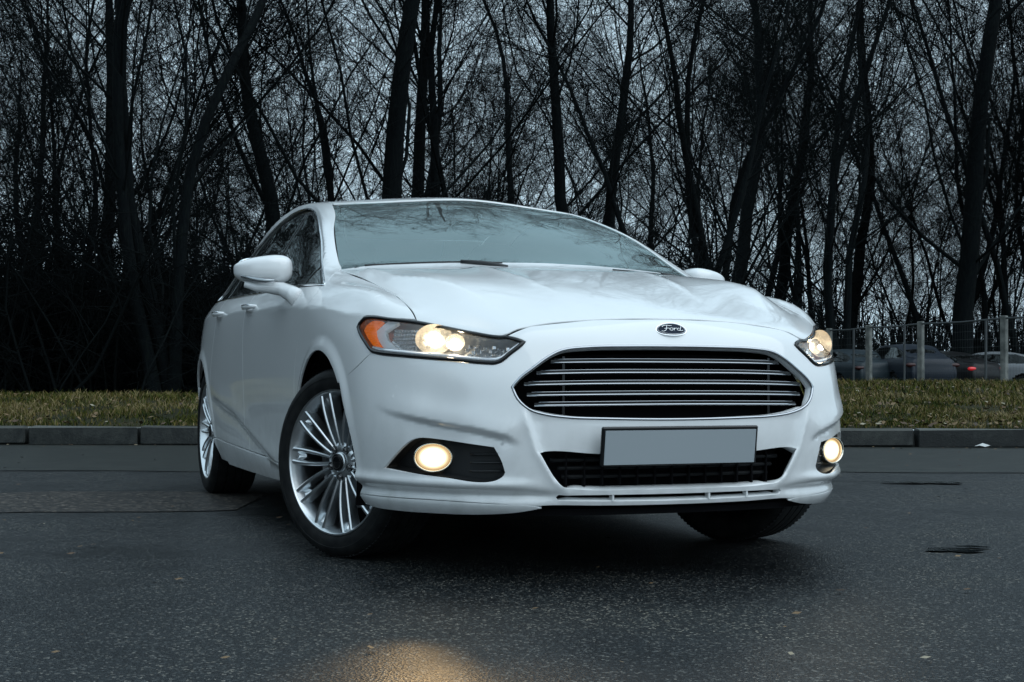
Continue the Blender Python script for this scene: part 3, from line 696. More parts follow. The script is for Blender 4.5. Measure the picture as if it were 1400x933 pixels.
ST = {  # handwriting strokes, unit box coordinates
 'F': [[(-.80, .35), (-.72, .62), (-.45, .70), (-.15, .60), (.02, .66)], [(-.40, .66), (-.44, .25), (-.58, -.35), (-.78, -.55), (-.92, -.38)], [(-.66, .02), (-.42, .08), (-.22, .04)]],
 'o': [[(-.10, .12), (-.22, -.08), (-.20, -.36), (-.06, -.42), (.06, -.22), (.06, .02), (-.06, .14), (-.10, .12)]],
 'r': [[(.10, .02), (.20, .10), (.17, -.14), (.14, -.42)], [(.17, -.12), (.26, .06), (.36, .12), (.40, .02)]],
 'd': [[(.66, .08), (.52, .12), (.42, -.08), (.44, -.34), (.56, -.40), (.68, -.20)], [(.86, .66), (.78, .30), (.68, -.20), (.70, -.40), (.84, -.32), (.94, -.18)]]}
m = MB()
for ch, strokes in ST.items():
    for st in strokes:
        P3 = resample([(a, b, 0) for a, b in st], .06, closed=False)
        pts = [Vector(bp)+by*(p[0]*.041)+bu*(p[1]*.0175)+bn*(.0058-.006*(p[0]*.82)**2) for p in P3]
        m.tube(pts, [.0009+.0005*abs(math.sin(i*.7)) for i in range(len(pts))], 6)
m.build('lettering', chrome, bm0, smooth=True)
rim_pts = [Vector(bp)+by*(.0475*math.cos(a))+bu*(.0195*math.sin(a))+bn*(.0048-.0058*math.cos(a)**2) for a in np.linspace(0, 2*math.pi, 49)[:-1]]
MB().tube(rim_pts, .0007, 5, closed=True).build('inner_rim', chrome, bm0, smooth=True)

# ------------------------------------------------ headlamps
amber = mat('amber_reflector', (.85, .16, .01), .25, coat=1, Emission_Color=(1, .22, .02, 1), Emission_Strength=.35)
a = MN(amber); wv = a.n('ShaderNodeTexWave', {'Vector': a.n('ShaderNodeTexCoord').outputs['Object'], 'Scale': 26., 'Distortion': 1.}, bands_direction='Z').outputs[0]
a.l(a.bump(wv, .7, .004), a.b.inputs['Normal'])
lamp_mid = mat('lamp_inner', (.36, .37, .38), .3, .5); lamp_dark = mat('lamp_bezel', (.05, .055, .06), .25, .5)
lamp_silver = mat('lamp_reflector', (.80, .82, .84), .12, 1)
a = MN(lamp_silver); br = a.n('ShaderNodeTexBrick', {'Vector': a.n('ShaderNodeMapping', {'Vector': a.n('ShaderNodeTexCoord').outputs['Object'], 'Rotation': (R(90), 0, R(55))}).outputs[0], 'Scale': 60., 'Mortar Size': .06}).outputs['Fac']
a.l(a.bump(br, .5, .002), a.b.inputs['Normal'])
bulb = emit('headlamp_glow', (1, .80, .50), 60.)
bulb_soft = emit('headlamp_bowl', (1, .84, .60), 4.0); a = MN(bulb_soft)
rd = a.n('ShaderNodeAttribute', attribute_name='rad').outputs['Fac']
es0 = a.n('ShaderNodeMapRange', {0: rd, 1: .05, 2: .8, 3: 5., 4: .12}, interpolation_type='SMOOTHERSTEP').outputs[0]
vf = a.n('ShaderNodeTexVoronoi', {'Vector': a.n('ShaderNodeTexCoord').outputs['Object'], 'Scale': 75.}).outputs['Color']; vm = a.n('ShaderNodeMapRange', {0: a.n('ShaderNodeSeparateColor', {'Color': vf}).outputs[0], 3: .25, 4: 1.8}).outputs[0]
es = a.n('ShaderNodeMath', {0: es0, 1: vm}, operation='MULTIPLY').outputs[0]; a.l(es, a.b.inputs['Emission Strength'])
a.l(a.ramp(rd, [(.3, (1, .90, .70)), (.75, (1, .74, .42)), (1, (1, .62, .30))]), a.b.inputs['Emission Color'])
fog_glow = emit('fog_lamp_glow', (1, .80, .46), 16.); a = MN(fog_glow)
rd = a.n('ShaderNodeAttribute', attribute_name='rad').outputs['Fac']
es = a.n('ShaderNodeMapRange', {0: rd, 1: .45, 2: 1., 3: 3.6, 4: .7}, interpolation_type='SMOOTHERSTEP').outputs[0]; a.l(es, a.b.inputs['Emission Strength'])
a.l(a.ramp(rd, [(.5, (1, .88, .62)), (.85, (1, .76, .42)), (1, (1, .60, .22))]), a.b.inputs['Emission Color'])
def quadlift(dom, a, b, off): V_, n_ = lift(dom, dom.uv([a, b]), False, off); return V_
for sg in (1, -1):
    fl = lambda p: (p[0], p[1]*sg, p[2])
    out = [fl(p) for p in headlight3]
    hl = panel('headlight', out, FEND if False else (Plan((.75, .62*sg, .22))), .03, lamp_mid, car, holes=[], gap=.002, off=-.085, lip=.005, disp=False)
    # dark side walls between the opening and the back of the lamp
    HD = Plan((.75, .62*sg, .22)); q = HD.uv(resample(out, .03)); A1, _ = lift(HD, q, False, -.004); A2, _ = lift(HD, q, False, -.088); n = len(q)
    m = MB().add(list(A1)+list(A2), [(i, (i+1) % n, (i+1) % n+n, i+n) for i in range(n)]); m.build('lamp_housing', lamp_mid, hl, smooth=True)
    # black rubber edge, silver lower strip
    qi = HD.uv(resample(out, .02)); 
    if area(qi) < 0: qi = qi[::-1]
    B1, _ = lift(HD, inset(qi, .006), False, .0); MB().tube(B1, .0062, 8, closed=True).build('lamp_seal', gloss_black, hl, smooth=True)
    lens = panel('lamp_lens', out, HD, .03, glass_lens, hl, gap=.004, off=-.001, lip=.002, disp=False)
    low_edge = [fl(p) for p in (HLLOW[2:11])]
    V_, _ = lift(HD, HD.uv(resample([(p[0], p[1], p[2]+.019) for p in low_edge], .03, closed=False)), False, -.007)
    MB().tube(V_, .0062, 8).build('light_strip', mat('strip_white', (.88, .91, .95), .25, coat=1), hl, smooth=True)
    # amber corner
    am = [(.385, .868, .797), (.39, .862, .815), (.415, .846, .828), (.47, .82, .826), (.455, .838, .80), (.475, .843, .765), (.54, .835, .722), (.50, .855, .735), (.44, .866, .765)]
    panel('indicator', [fl(p) for p in am], HD, .02, amber, hl, gap=0, off=-.020, lip=.012, disp=False)
    ch_ = [(.505, .805, .824), (.55, .785, .822), (.515, .82, .79), (.54, .822, .765), (.615, .795, .718), (.565, .82, .718), (.50, .842, .765), (.475, .838, .79)]
    panel('chrome_bracket', [fl(p) for p in ch_], HD, .02, mat('bracket_silver', (.9, .92, .94), .35, 0, coat=1), hl, gap=0, off=-.014, lip=.015, disp=False)
    # parabolic bowls: outer reflector, main beam unit, inner cubes
    def bowl(name, cpos, rad, depth, mt, fac=28, squash=.75, parent=hl):
        c = Vector(fl(cpos)); n_ = Vector((.93, .30*sg, .05)).normalized(); ax = n_.cross(Vector((0, 0, 1))).normalized(); up = ax.cross(n_)
        m = MB(); V = []; F = []
        for j in range(8):
            t = j/7; rr = rad*math.sqrt(t) if j else 0.0001; d = -depth*(1-t)
            for k in range(fac):
                a_ = 2*math.pi*k/fac; V.append(c+ax*rr*math.cos(a_)+up*rr*squash*math.sin(a_)+n_*d)
        for j in range(7):
            for k in range(fac): l = (k+1) % fac; F.append((j*fac+k, j*fac+l, (j+1)*fac+l, (j+1)*fac+k))
        o = m.add(V, F).build(name, mt, parent, smooth=True); at = o.data.attributes.new('rad', 'FLOAT', 'POINT')
        at.data.foreach_set('value', [math.sqrt(j/7) for j in range(8) for k in range(fac)])
        return o, c, n_, ax, up
    def disc(name, c, n_, ax, up, rad, mt, squash=.9, parent=hl):
        k_ = 28; V = [c+ax*rad*math.cos(2*math.pi*k/k_)+up*rad*squash*math.sin(2*math.pi*k/k_) for k in range(k_)]+[c+n_*rad*.35]
        return MB().add(V, [(k, (k+1) % k_, k_) for k in range(k_)]).build(name, mt, parent, smooth=True)
    b_, c_, n_, ax, up = bowl('reflector', (.700, .703, .756), .060, .045, bulb_soft, squash=.80); disc('bulb', c_-n_*.030, n_, ax, up, .012, bulb, parent=b_)
    b_, c_, n_, ax, up = bowl('reflector', (.750, .650, .745), .030, .026, bulb_soft, squash=.90); disc('bulb', c_-n_*.022, n_, ax, up, .009, bulb, parent=b_)
    ld = bpy.data.lights.new('bulb_light', 'POINT'); ld.energy = 1.7; ld.color = (1, .80, .52); ld.shadow_soft_size = .012
    lo_ = bpy.data.objects.new('bulb_light', ld); link(lo_, hl); lo_.location = fl((.765, .69, .758))
    # faceted chrome cells toward the grille
    m = MB()
    for k in range(13):
        for j in range(6):
            yy = .640-.0125*k; zz = .696+.0125*j+.0015*k
            if zz > .772-.0022*k or zz < .694+.0038*max(0, k-6): continue
            P0, nn_, _ = cast(np.array([[4., yy, zz]]), np.array([[-1., 0, 0]])); p = P0[0]-nn_[0]*(.045+.012*((j+k) % 2))
            rm = Matrix.Rotation(R(random.uniform(-14, 14)), 3, 'Z')@Matrix.Rotation(R(random.uniform(-14, 14)), 3, 'Y')
            m.box((p[0], p[1]*sg, p[2]), (.005, .0058, .0058), rm, bev=.0012)
    m.build('reflector_cells', lamp_silver, hl)
    m = MB()
    for k in range(9):
        for j in range(8):
            p0 = (.625-.0125*k*.9, .748+.0070*k*.9, .712+.0135*j-.0005*k)
            P0, nn_, _ = cast(np.array([[p0[0]+2.0, (p0[1]+1.9), p0[2]]]), np.array([[-.725, -.689, 0.]])); p = P0[0]-nn_[0]*.036
            if p[2] > .822-.002*k: continue
            m.box((p[0], p[1]*sg, p[2]), (.004, .0058, .0052), Matrix.Rotation(R(45*sg+random.uniform(-6, 6)), 3, 'Z'), bev=.0012)
    m.build('reflector_cells', lamp_silver, hl)
    panel('lamp_floor', [fl(p) for p in [(.853, .537, .760), (.608, .735, .806), (.47, .82, .80), (.47, .855, .74), (.656, .784, .70), (.875, .59, .685), (.898, .49, .742)]], HD, .04, lamp_mid, hl, gap=0, off=-.06, lip=.002, disp=False)

    # fog lamp pod
    FD = Plan((.80, .58*sg, 0)); fo = [fl(p) for p in fog3]
    pod = panel('fog_lamp', fo, FD, .03, black, car, gap=-.012, off=-.055, lip=.002, disp=False)
    fq = FD.uv(resample(fo, .03)); 
    A1, _ = lift(FD, fq, False, -.012); A2, _ = lift(FD, fq, False, -.062); n = len(fq)
    MB().add(list(A1)+list(A2), [(i, (i+1) % n, (i+1) % n+n, i+n) for i in range(n)]).build('pod_wall', black, pod, smooth=True)
    P0, nn_, _ = cast(np.array([[.771+2, (.729+1.45)*1., .389]]), np.array([[-.81, -.587, 0.]])); c = Vector((P0[0][0], P0[0][1]*sg, P0[0][2]-.001))
    n_ = Vector((.93, .37*sg, 0)).normalized(); ax = n_.cross(Vector((0, 0, 1))).normalized(); up = ax.cross(n_)
    c = c-n_*.028
    m = MB(); k_ = 40; V = []; F = []
    for (rr, d) in ((.057, -.02), (.057, .004), (.0555, .007), (.053, .007), (.0505, .001), (.049, -.012)):
        for k in range(k_): a_ = 2*math.pi*k/k_; V.append(c+ax*rr*1.08*math.cos(a_)+up*rr*.80*math.sin(a_)+n_*d)
    for j in range(5):
        for k in range(k_): l = (k+1) % k_; F.append((j*k_+k, j*k_+l, (j+1)*k_+l, (j+1)*k_+k))
    m.add(V, F).build('bezel', mat('fog_bezel', (.75, .70, .6), .15, 1), pod, smooth=True)
    V = [c+ax*.0530*rr*math.cos(2*math.pi*k/k_)+up*.0395*rr*math.sin(2*math.pi*k/k_)+n_*(.004-.010*rr*rr) for rr in (.001, .3, .6, .8, 1) for k in range(k_)]
    F = [(j*k_+k, j*k_+(k+1) % k_, (j+1)*k_+(k+1) % k_, (j+1)*k_+k) for j in range(4) for k in range(k_)]
    lo = fixn(MB().add(V, F).build('lens', fog_glow, pod, smooth=True)); at = lo.data.attributes.new('rad', 'FLOAT', 'POINT')
    at.data.foreach_set('value', [rr for rr in (.001, .3, .6, .8, 1) for k in range(k_)])
    for zz in (.345, .372, .399):
        pts = []
        for i in range(9):
            y = .555+.012*i; p, q_ = onfront(y, zz, -.042); pts.append((p[0], p[1]*sg, p[2]))
        MB().tube(pts, .0035, 6).build('vent_rib', black, pod, smooth=True)
# the beams themselves
for sg in (1, -1):
    for nm, loc, e, aim, sz_, bl in (('headlamp_beam', (.80, .70*sg, .745), 20, (14, .9*sg, -1.2), R(60), .9), ('fog_lamp_beam', (.86, .735*sg, .385), 15 if sg < 0 else 4, (5, -2.15 if sg < 0 else .9, -1.14), R(27), 1.)):
        ld = bpy.data.lights.new(nm, 'SPOT'); ld.energy = e; ld.color = (1, .66, .30); ld.spot_size = sz_; ld.spot_blend = bl; ld.shadow_soft_size = .03
        lo_ = bpy.data.objects.new(nm, ld); link(lo_, car); lo_.location = loc; lo_.rotation_euler = Vector(aim).to_track_quat('-Z', 'Y').to_euler()

# ------------------------------------------------ wheels
def make_wheel():
    """built standing at the origin, outer face toward -y"""
    t = bpy.data.objects.new('wheel', None); t.empty_display_size = .1
    prof = [(.245, .10), (.262, .112), (.285, .118), (.306, .117), (.322, .108), (.3315, .090), (.3345, .07), (.3345, .045), (.3275, .043), (.3275, .037), (.3345, .035), (.3345, .004), (.3275, .002), (.3275, -.002), (.3345, -.004),
            (.3345, -.035), (.3275, -.037), (.3275, -.043), (.3345, -.045), (.3345, -.07), (.3315, -.090), (.322, -.108), (.306, -.117), (.298, -.1185), (.297, -.1175), (.285, -.118), (.272, -.1165), (.262, -.112), (.252, -.106), (.250, -.100), (.245, -.09)]
    ty = fixn(MB().lathe(prof, 72).build('tyre', rubber, t, auto=40))
    tb = MB()
    for k in range(110):
        a_ = 2*math.pi*k/110
        for sg in (-1, 1):
            rm = Matrix.Rotation(-a_, 3, 'Y')
            tb.box(rm@Vector((.3306, sg*.078, 0)), (.0022, .018, .0045), rm@Matrix.Rotation(R(20)*sg, 3, 'X'))
    tb.build('tread_blocks', rubber, ty)['kind'] = 'stuff'
    rimp = [(.2555, -.104), (.2575, -.109), (.2555, -.1125), (.2505, -.1125), (.246, -.107), (.2435, -.097), (.236, -.088), (.233, -.05), (.228, .02), (.236, .06), (.250, .10)]
    fixn(MB().lathe(rimp, 96).build('rim', alloy, t, auto=40))
    hub = [(.0001, -.092), (.030, -.092), (.034, -.089), (.036, -.082), (.062, -.080), (.070, -.074), (.073, -.04), (.05, -.02)]
    fixn(MB().lathe(hub, 48).build('hub', alloy, t, auto=40))
    m = MB()
    for k in range(10):
        base_a = 2*math.pi*k/10+R(32.5)
        for sg in (-1, 1):
            # thin blade running from hub to rim, bright face, sloping flanks
            a0 = base_a+sg*R(11.0); a1 = base_a+sg*R(5.2)
            n_ = 9; rows = []
            for i in range(n_):
                u = i/(n_-1); r_ = .060+u*(.2465-.060); an = a0*(1-u)+a1*u
                yy = -.083-.022*(1-(1-u)**2)-.0; hw = .0042+.0022*u; dep = .030+.012*u
                d = Vector((math.cos(an), 0, math.sin(an))); tdir = Vector((-math.sin(an), 0, math.cos(an)))
                c = d*r_+Vector((0, yy, 0)); rows.append((c, tdir, hw, dep, sg))
            V = []
            for c, td, hw, dep, s_ in rows:
                V += [c-td*hw*.55, c+td*hw*.55, c+td*(hw+.001)+Vector((0, .004, 0)), c+td*(hw*1.7)+Vector((0, dep, 0)), c-td*(hw*1.7)+Vector((0, dep, 0)), c-td*(hw+.001)+Vector((0, .004, 0))]
            F = []
            for i in range(n_-1):
                for q_ in range(6): F.append((i*6+q_, i*6+(q_+1) % 6, (i+1)*6+(q_+1) % 6, (i+1)*6+q_))
            F.append(tuple(range(6))[::-1]); F.append(tuple((n_-1)*6+q_ for q_ in range(6)))
            m2_ = MB().add(V, F); o = fixn(m2_.build('spoke', alloy, t))
        # the dished foot that joins a pair of spokes at the rim
        V = []; F = []
        for i in range(6):
            u = i/5
            for j in range(7):
                v = j/6*2-1; an = base_a+v*R(5.2)
                r_ = .2465-(1-u)*.034*(1-abs(v)**2*.0); yy = -.100+.020*(1-abs(v)**2)*(1-u)+.006*(1-u)+.012*(1-v*v)
                V.append((r_*math.cos(an), yy, r_*math.sin(an)))
        for i in range(5):
            for j in range(6): F.append((i*7+j, i*7+j+1, (i+1)*7+j+1, (i+1)*7+j))
        fixn(MB().add(V, F).build('spoke_web', alloy, t, smooth=True))
        V = []; F = []
        an0 = base_a
        for i in range(6):
            u = i/5; r_ = .062+u*.07
            for j in range(5):
                v = j/4*2-1; an = base_a+v*R(11.0-4.6*u); V.append((r_*math.cos(an), -.070-.008*u+.030*u+.012*(1-v*v), r_*math.sin(an)))
        for i in range(5):
            for j in range(4): F.append((i*5+j, i*5+j+1, (i+1)*5+j+1, (i+1)*5+j))
        fixn(MB().add(V, F).build('spoke_root', alloy_dark, t, smooth=True))
    for k in range(5):
        a_ = R(90+36+72*k); c = Vector((.0525*math.cos(a_), 0, .0525*math.sin(a_)))
        pk = fixn(MB().lathe([(.0145, -.076), (.0145, -.0835), (.0125, -.0845), (.0115, -.080), (.0001, -.080)], 20, c=c).build('nut_pocket', gloss_black, t, auto=30))
        fixn(MB().lathe([(.0085, -.079), (.0085, -.086), (.006, -.089), (.0001, -.0895)], 6, c=c).build('wheel_nut', steel, pk))
    cap = fixn(MB().lathe([(.0305, -.090), (.0305, -.0965), (.028, -.0985), (.0001, -.0995)], 40).build('centre_cap', gloss_black, t, auto=40))
    fixn(MB().lathe([(.0225, -.0990), (.0225, -.1000), (.0205, -.1000), (.0205, -.099)], 40).build('cap_ring', steel, cap))
    fixn(MB().lathe([(.07, -.03), (.165, -.03), (.165, -.008), (.07, -.008)], 48).build('brake_disc', steel, t, auto=30))
    MB().box((.135, -.02, .06), (.035, .035, .07), Matrix.Rotation(R(-25), 3, 'Y'), bev=.012).build('brake_caliper', black, t)
    fixn(MB().lathe([(.235, .05), (.0001, .05)], 40).build('wheel_back', void, t))
    for nm in ('spoke',): pass
    return t
wheel = make_wheel(); C.objects.link(wheel); wheel.parent = car
def mirror_rz(o): return o
WH = [wheel]
for i in range(3): WH.append(copy_tree(wheel, car))
ST_ = R(26)
for o, (x, y, rz) in zip(WH, ((0, -.768, ST_), (0, .768, math.pi+ST_), (-2.85, -.768, 0), (-2.85, .768, math.pi))):
    o.location = (x, y, .3345); o.rotation_euler = (0, 0, rz)
WH[0].rotation_euler = (0, 0, ST_)
# wheel houses
for cx in (0, -2.85):
    for sg in (-1, 1):
        pr = [(.395, .872), (.41, .70), (.41, .40), (.02, .40)]; V = []; F = []
        for k in range(25):
            a_ = R(-18+216*k/24)
            V += [(cx+r_*math.cos(a_), y_*sg, max(.20, .334+r_*math.sin(a_))) for r_, y_ in pr]
        for k in range(24): F += [(4*k+i, 4*k+i+1, 4*k+i+5, 4*k+i+4) for i in range(3)]
        fixn(MB().add(V, F).build('wheel_arch_liner', void, car, smooth=True))
MB().box((-.85, 0, .26), (1.15, .74, .035)).box((-2.2, 0, .28), (1.5, .74, .05)).box((.55, 0, .42), (.22, .40, .16)).build('underbody', void, car)
spl = [(.945, 0), (.94, .2), (.91, .38), (.85, .52), (.76, .65), (.62, .74), (.44, .79)]
spl = spl+[(.40, .55), (.40, 0)]; spl = spl+[(x, -y) for x, y in spl[::-1] if y > 0]
fixn(MB().add([(x, y, z) for z in (.212, .232) for x, y in spl], [tuple(range(len(spl))), tuple(range(len(spl), 2*len(spl)))]+[(i, (i+1) % len(spl), (i+1) % len(spl)+len(spl), i+len(spl)) for i in range(len(spl))]).build('splash_shield', void, car))
for sg in (-1, 1):
    MB().tube([(0, .38*sg, .30), (0, .70*sg, .30)], .03, 8).tube([(-2.85, .38*sg, .32), (-2.85, .7*sg, .32)], .035, 8).build('axle', black, car)

# ------------------------------------------------ mirrors
def superell(c, h, p=2.6, nu=28, nv=18, shape=None):
    V = []; F = []
    for j in range(nv+1):
        ph = -math.pi/2+math.pi*j/nv
        for i in range(nu):
            th = 2*math.pi*i/nu
            f_ = lambda v: math.copysign(abs(v)**(2/p), v)
            v = [f_(math.cos(ph))*f_(math.cos(th)), f_(math.cos(ph))*f_(math.sin(th)), f_(math.sin(ph))]
            if shape: v = shape(v)
            V.append((c[0]+h[0]*v[0], c[1]+h[1]*v[1], c[2]+h[2]*v[2]))
    for j in range(nv):
        for i in range(nu): F.append((j*nu+i, j*nu+(i+1) % nu, (j+1)*nu+(i+1) % nu, (j+1)*nu+i))
    return V, F
ind_mat = mat('clear_indicator', (.35, .38, .40), .15, .7, coat=1)
for sg in (1, -1):
    mt_ = bpy.data.objects.new('door_mirror', None); link(mt_, car)
    def shp(v):
        x, y, z = v
        t = (y+1)/2                       # 0 inboard, 1 outboard
        z = z*(1-(.16 if z < 0 else .52)*t*t)-.02*t
        x = x*(1-.35*t*t)-.45*t*t-.02
        if x < -.30: x = -.30
        return [x, y, z]
    V, F = superell((-.685, .985, 1.062), (.105, .112, .060), 3.3, shape=shp)
    V = [(v[0], v[1]*sg, v[2]) for v in V]
    fixn(MB().add(V, F).build('mirror_cap', paint, mt_, smooth=True))
    V, F = superell((-.712, .985, 1.062), (.012, .098, .046), 3.2); fixn(MB().add([(v[0], v[1]*sg, v[2]) for v in V], F).build('mirror_glass', chrome, mt_, smooth=True))
    pts = [(-.590, .955, 1.012), (-.60, .99, 1.010), (-.625, 1.03, 1.016), (-.665, 1.072, 1.030)]
    MB().tube([(p[0]-.002, p[1]*sg, p[2]) for p in pts], [.005, .009, .0105, .007], 8).build('indicator_strip', ind_mat, mt_, smooth=True)
    pts = [(-.67, 1.06, .998), (-.655, 1.02, .990), (-.635, .97, .986), (-.60, .925, .978), (-.54, .895, .955), (-.48, .878, .930)]
    fixn(MB().tube([(p[0], p[1]*sg, p[2]) for p in pts], [.012, .020, .024, .028, .034, .040], 12, sq=.9).build('mirror_arm', paint, mt_, smooth=True))
# ------------------------------------------------ door handles
for sg in (1, -1):
    for x0 in (-1.37, -2.20):
        P0, n0 = onside(x0, .940, .0); P1, _ = onside(x0-.0, .94, 0)
        pts = []
        for i in range(9):
            u = i/8; x = x0-.105+.21*u; p, nn_ = onside(x, .940, 0); o_ = .034*math.sin(math.pi*min(1, max(0, u)))**.45 if 0 < u < 1 else .002
            pts.append((p[0], (p[1]+o_)*sg, p[2]))
        h_ = MB().tube(pts, [.006, .0105, .0125, .013, .013, .013, .0125, .0105, .006], 10).build('door_handle', paint, car, smooth=True)
        MB().tube([(p[0], p[1]+.010*sg, p[2]+.008) for p in pts[1:-1]], .0032, 6).build('bright_strip', chrome, h_, smooth=True)
        p, nn_ = onside(x0, .935, -.004); V, F = superell((p[0], p[1]*sg, .930), (.06, .010, .024), 2.2, 16, 8); MB().add(V, F).build('handle_recess', alloy_dark, h_, smooth=True)
# ------------------------------------------------ wipers
for side, (a_, b_) in (('l', ((-.17, -.16), (-.335, -.66))), ('r', ((-.29, .66), (-.16, .30)))):
    P = []
    for i in range(14):
        u = i/13; x = a_[0]+(b_[0]-a_[0])*u; y = a_[1]+(b_[1]-a_[1])*u; p, n_ = ontop(x, y, .001); P.append(p)
    wp = MB().tube(P, .0042, 6, sq=.7).build('wiper', black, car, smooth=True)
    Q = [P[0]+np.array([.06, .0, -.02]), P[2]+np.array([.04, 0, -.006]), P[4]+np.array([0.01, 0, .001])]
    MB().tube(resample(Q, .05, closed=False), .008, 6).build('wiper_arm', black, wp, smooth=True)
# ------------------------------------------------ tail lamps (mostly out of sight)
tail = mat('tail_lamp_red', (.30, .008, .006), .15, coat=1)
for sg in (1, -1):
    panel('tail_light', [(-3.60, .80*sg, .90), (-3.72, .66*sg, .93), (-3.78, .5*sg, .93), (-3.82, .5*sg, .86), (-3.72, .70*sg, .84), (-3.55, .83*sg, .84)], BACKD, .03, tail, car, off=.004, lip=.006, disp=False)
# ------------------------------------------------ cabin
cab = mat('cabin_trim', (.045, .05, .055), .7); seatm = mat('seat_cloth', (.07, .075, .08), .8)
dash = [(-.36, 0, .955), (-.55, 0, 1.005), (-.75, 0, 1.00), (-.86, 0, .93)]
m = MB()
for (x, z0, z1) in ((-.45, .86, .965), (-.62, .80, 1.0), (-.80, .78, .985)): m.box((x, 0, (z0+z1)/2), (.10, .66, (z1-z0)/2), bev=.03)
m.build('dashboard', cab, car)
MB().tube([(-.93+.045*math.sin(a_), .37+.18*math.cos(a_), .93+.17*math.sin(a_)) for a_ in np.linspace(0, 2*math.pi, 33)[:-1]], .015, 8, closed=True).tube([(-.80, .37, .88), (-.93, .37, .93)], .03, 8).tube([(-.93, .20, .93), (-.93, .54, .93)], .012, 6).build('steering_wheel', black, car, smooth=True)
for sx, ys in ((-1.45, (-.37, .37)), (-2.35, (-.37, .37))):
    for y in ys:
        st = bpy.data.objects.new('seat', None); link(st, car)
        V, F = superell((sx-.13, y, .84), (.09, .25, .36), 3.0, 20, 12); MB().add([(v[0]-(v[2]-.6)*.35, v[1], v[2]) for v in V], F).build('seat_back', seatm, st, smooth=True)
        V, F = superell((sx+.15, y, .52), (.28, .25, .10), 3.0, 20, 10); MB().add(V, F).build('seat_cushion', seatm, st, smooth=True)
        V, F = superell((sx-.42, y, 1.21), (.05, .13, .085), 2.8, 18, 10); MB().add([(v[0]+.13, v[1], v[2]) for v in V], F).build('headrest', seatm, st, smooth=True)
MB().box((-1.6, 0, .34), (1.3, .80, .02)).box((-3.0, 0, .90), (.5, .60, .02)).build('cabin_floor', cab, car)
panel('headliner', sym([(-1.05, 0, 1.41), (-1.10, .4, 1.40), (-1.20, .54, 1.40), (-1.8, .54, 1.44), (-2.4, .54, 1.40), (-2.5, 0, 1.40)]), TOPD, .08, mat('headliner', (.30, .30, .29), .9), car, off=-.03, disp=False, lip=.002)
V, F = superell((-.93, 0, 1.285), (.018, .12, .036), 2.8, 22, 10); rv = MB().add(V, F).build('interior_mirror', black, car, smooth=True)
MB().tube([(-.92, 0, 1.30), (-.90, 0, 1.345)], .012, 8).build('mirror_stem', black, rv)
for sg in (1, -1):
    Pp = [(-.42, .70, 1.03), (-.6, .675, 1.12), (-.85, .635, 1.23), (-1.10, .585, 1.33), (-1.2, .56, 1.375)]
    MB().tube([(p[0]-.02, p[1]*sg, p[2]-.03) for p in Pp], .035, 8).build('pillar_lining', mat('pillar_lining', (.35, .38, .38), .8), car, smooth=True)
# ================================================================ GROUND
def ground_mat():
    m = mat('wet_asphalt', (.02, .022, .024), .4, spec=.27); a = MN(m); tco = a.n('ShaderNodeTexCoord').outputs['Object']
    v1 = a.n('ShaderNodeTexVoronoi', {'Vector': tco, 'Scale': 150., 'Randomness': 1.}); v2 = a.n('ShaderNodeTexVoronoi', {'Vector': tco, 'Scale': 360.})
    big = a.n('ShaderNodeTexNoise', {'Vector': tco, 'Scale': .9, 'Detail': 6., 'Roughness': .6}).outputs[0]
    mid = a.n('ShaderNodeTexNoise', {'Vector': tco, 'Scale': 14., 'Detail': 5.}).outputs[0]
    g1 = a.n('ShaderNodeSeparateColor', {'Color': v1.outputs['Color']}).outputs[0]
    stone = a.ramp(g1, [(0, (.001, .0018, .0025)), (.45, (.004, .006, .0078)), (.76, (.011, .015, .0175)), (.90, (.045, .050, .051)), (1, (.14, .135, .12))])
    g2 = a.n('ShaderNodeSeparateColor', {'Color': v2.outputs['Color']}).outputs[1]
    fine = a.ramp(g2, [(0, (.45, .45, .45)), (.8, (1.0, 1.0, 1.0)), (1, (2.4, 2.3, 2.2))])
    c1 = a.n('ShaderNodeMix', {0: 1., 6: stone, 7: fine}, data_type='RGBA', blend_type='MULTIPLY').outputs[2]
    tone = a.ramp(big, [(.32, (.45, .50, .54)), (.5, (1, 1, 1)), (.66, (1.5, 1.42, 1.30))])
    c2 = a.n('ShaderNodeMix', {0: 1., 6: c1, 7: tone}, data_type='RGBA', blend_type='MULTIPLY').outputs[2]
    a.l(c2, a.b.inputs['Base Color'])
    h = a.n('ShaderNodeMath', {0: v1.outputs['Distance'], 1: g1}, operation='SUBTRACT').outputs[0]
    h2 = a.n('ShaderNodeMath', {0: h, 1: a.n('ShaderNodeMath', {0: mid, 1: .12}, operation='MULTIPLY').outputs[0]}, operation='ADD').outputs[0]
    a.l(a.bump(h2, .7, .0022), a.b.inputs['Normal'])
    a.l(a.n('ShaderNodeMapRange', {0: big, 1: .3, 2: .7, 3: .28, 4: .66}).outputs[0], a.b.inputs['Roughness'])
    return m
asphalt = ground_mat()
def sheet(name, pts, mt, z, kind='structure'):
    V = [(p[0], p[1], z) for p in pts]; o = mesh(name, V, [tuple(range(len(V)))], mt, smooth=False)
    if o.data.polygons[0].normal.z < 0: o.data.flip_normals()
    return tag(o, kind=kind)
sheet('ground', [G(-60, -120), G(13.02, -120), G(13.02, 120), G(-60, 120)], asphalt, 0)
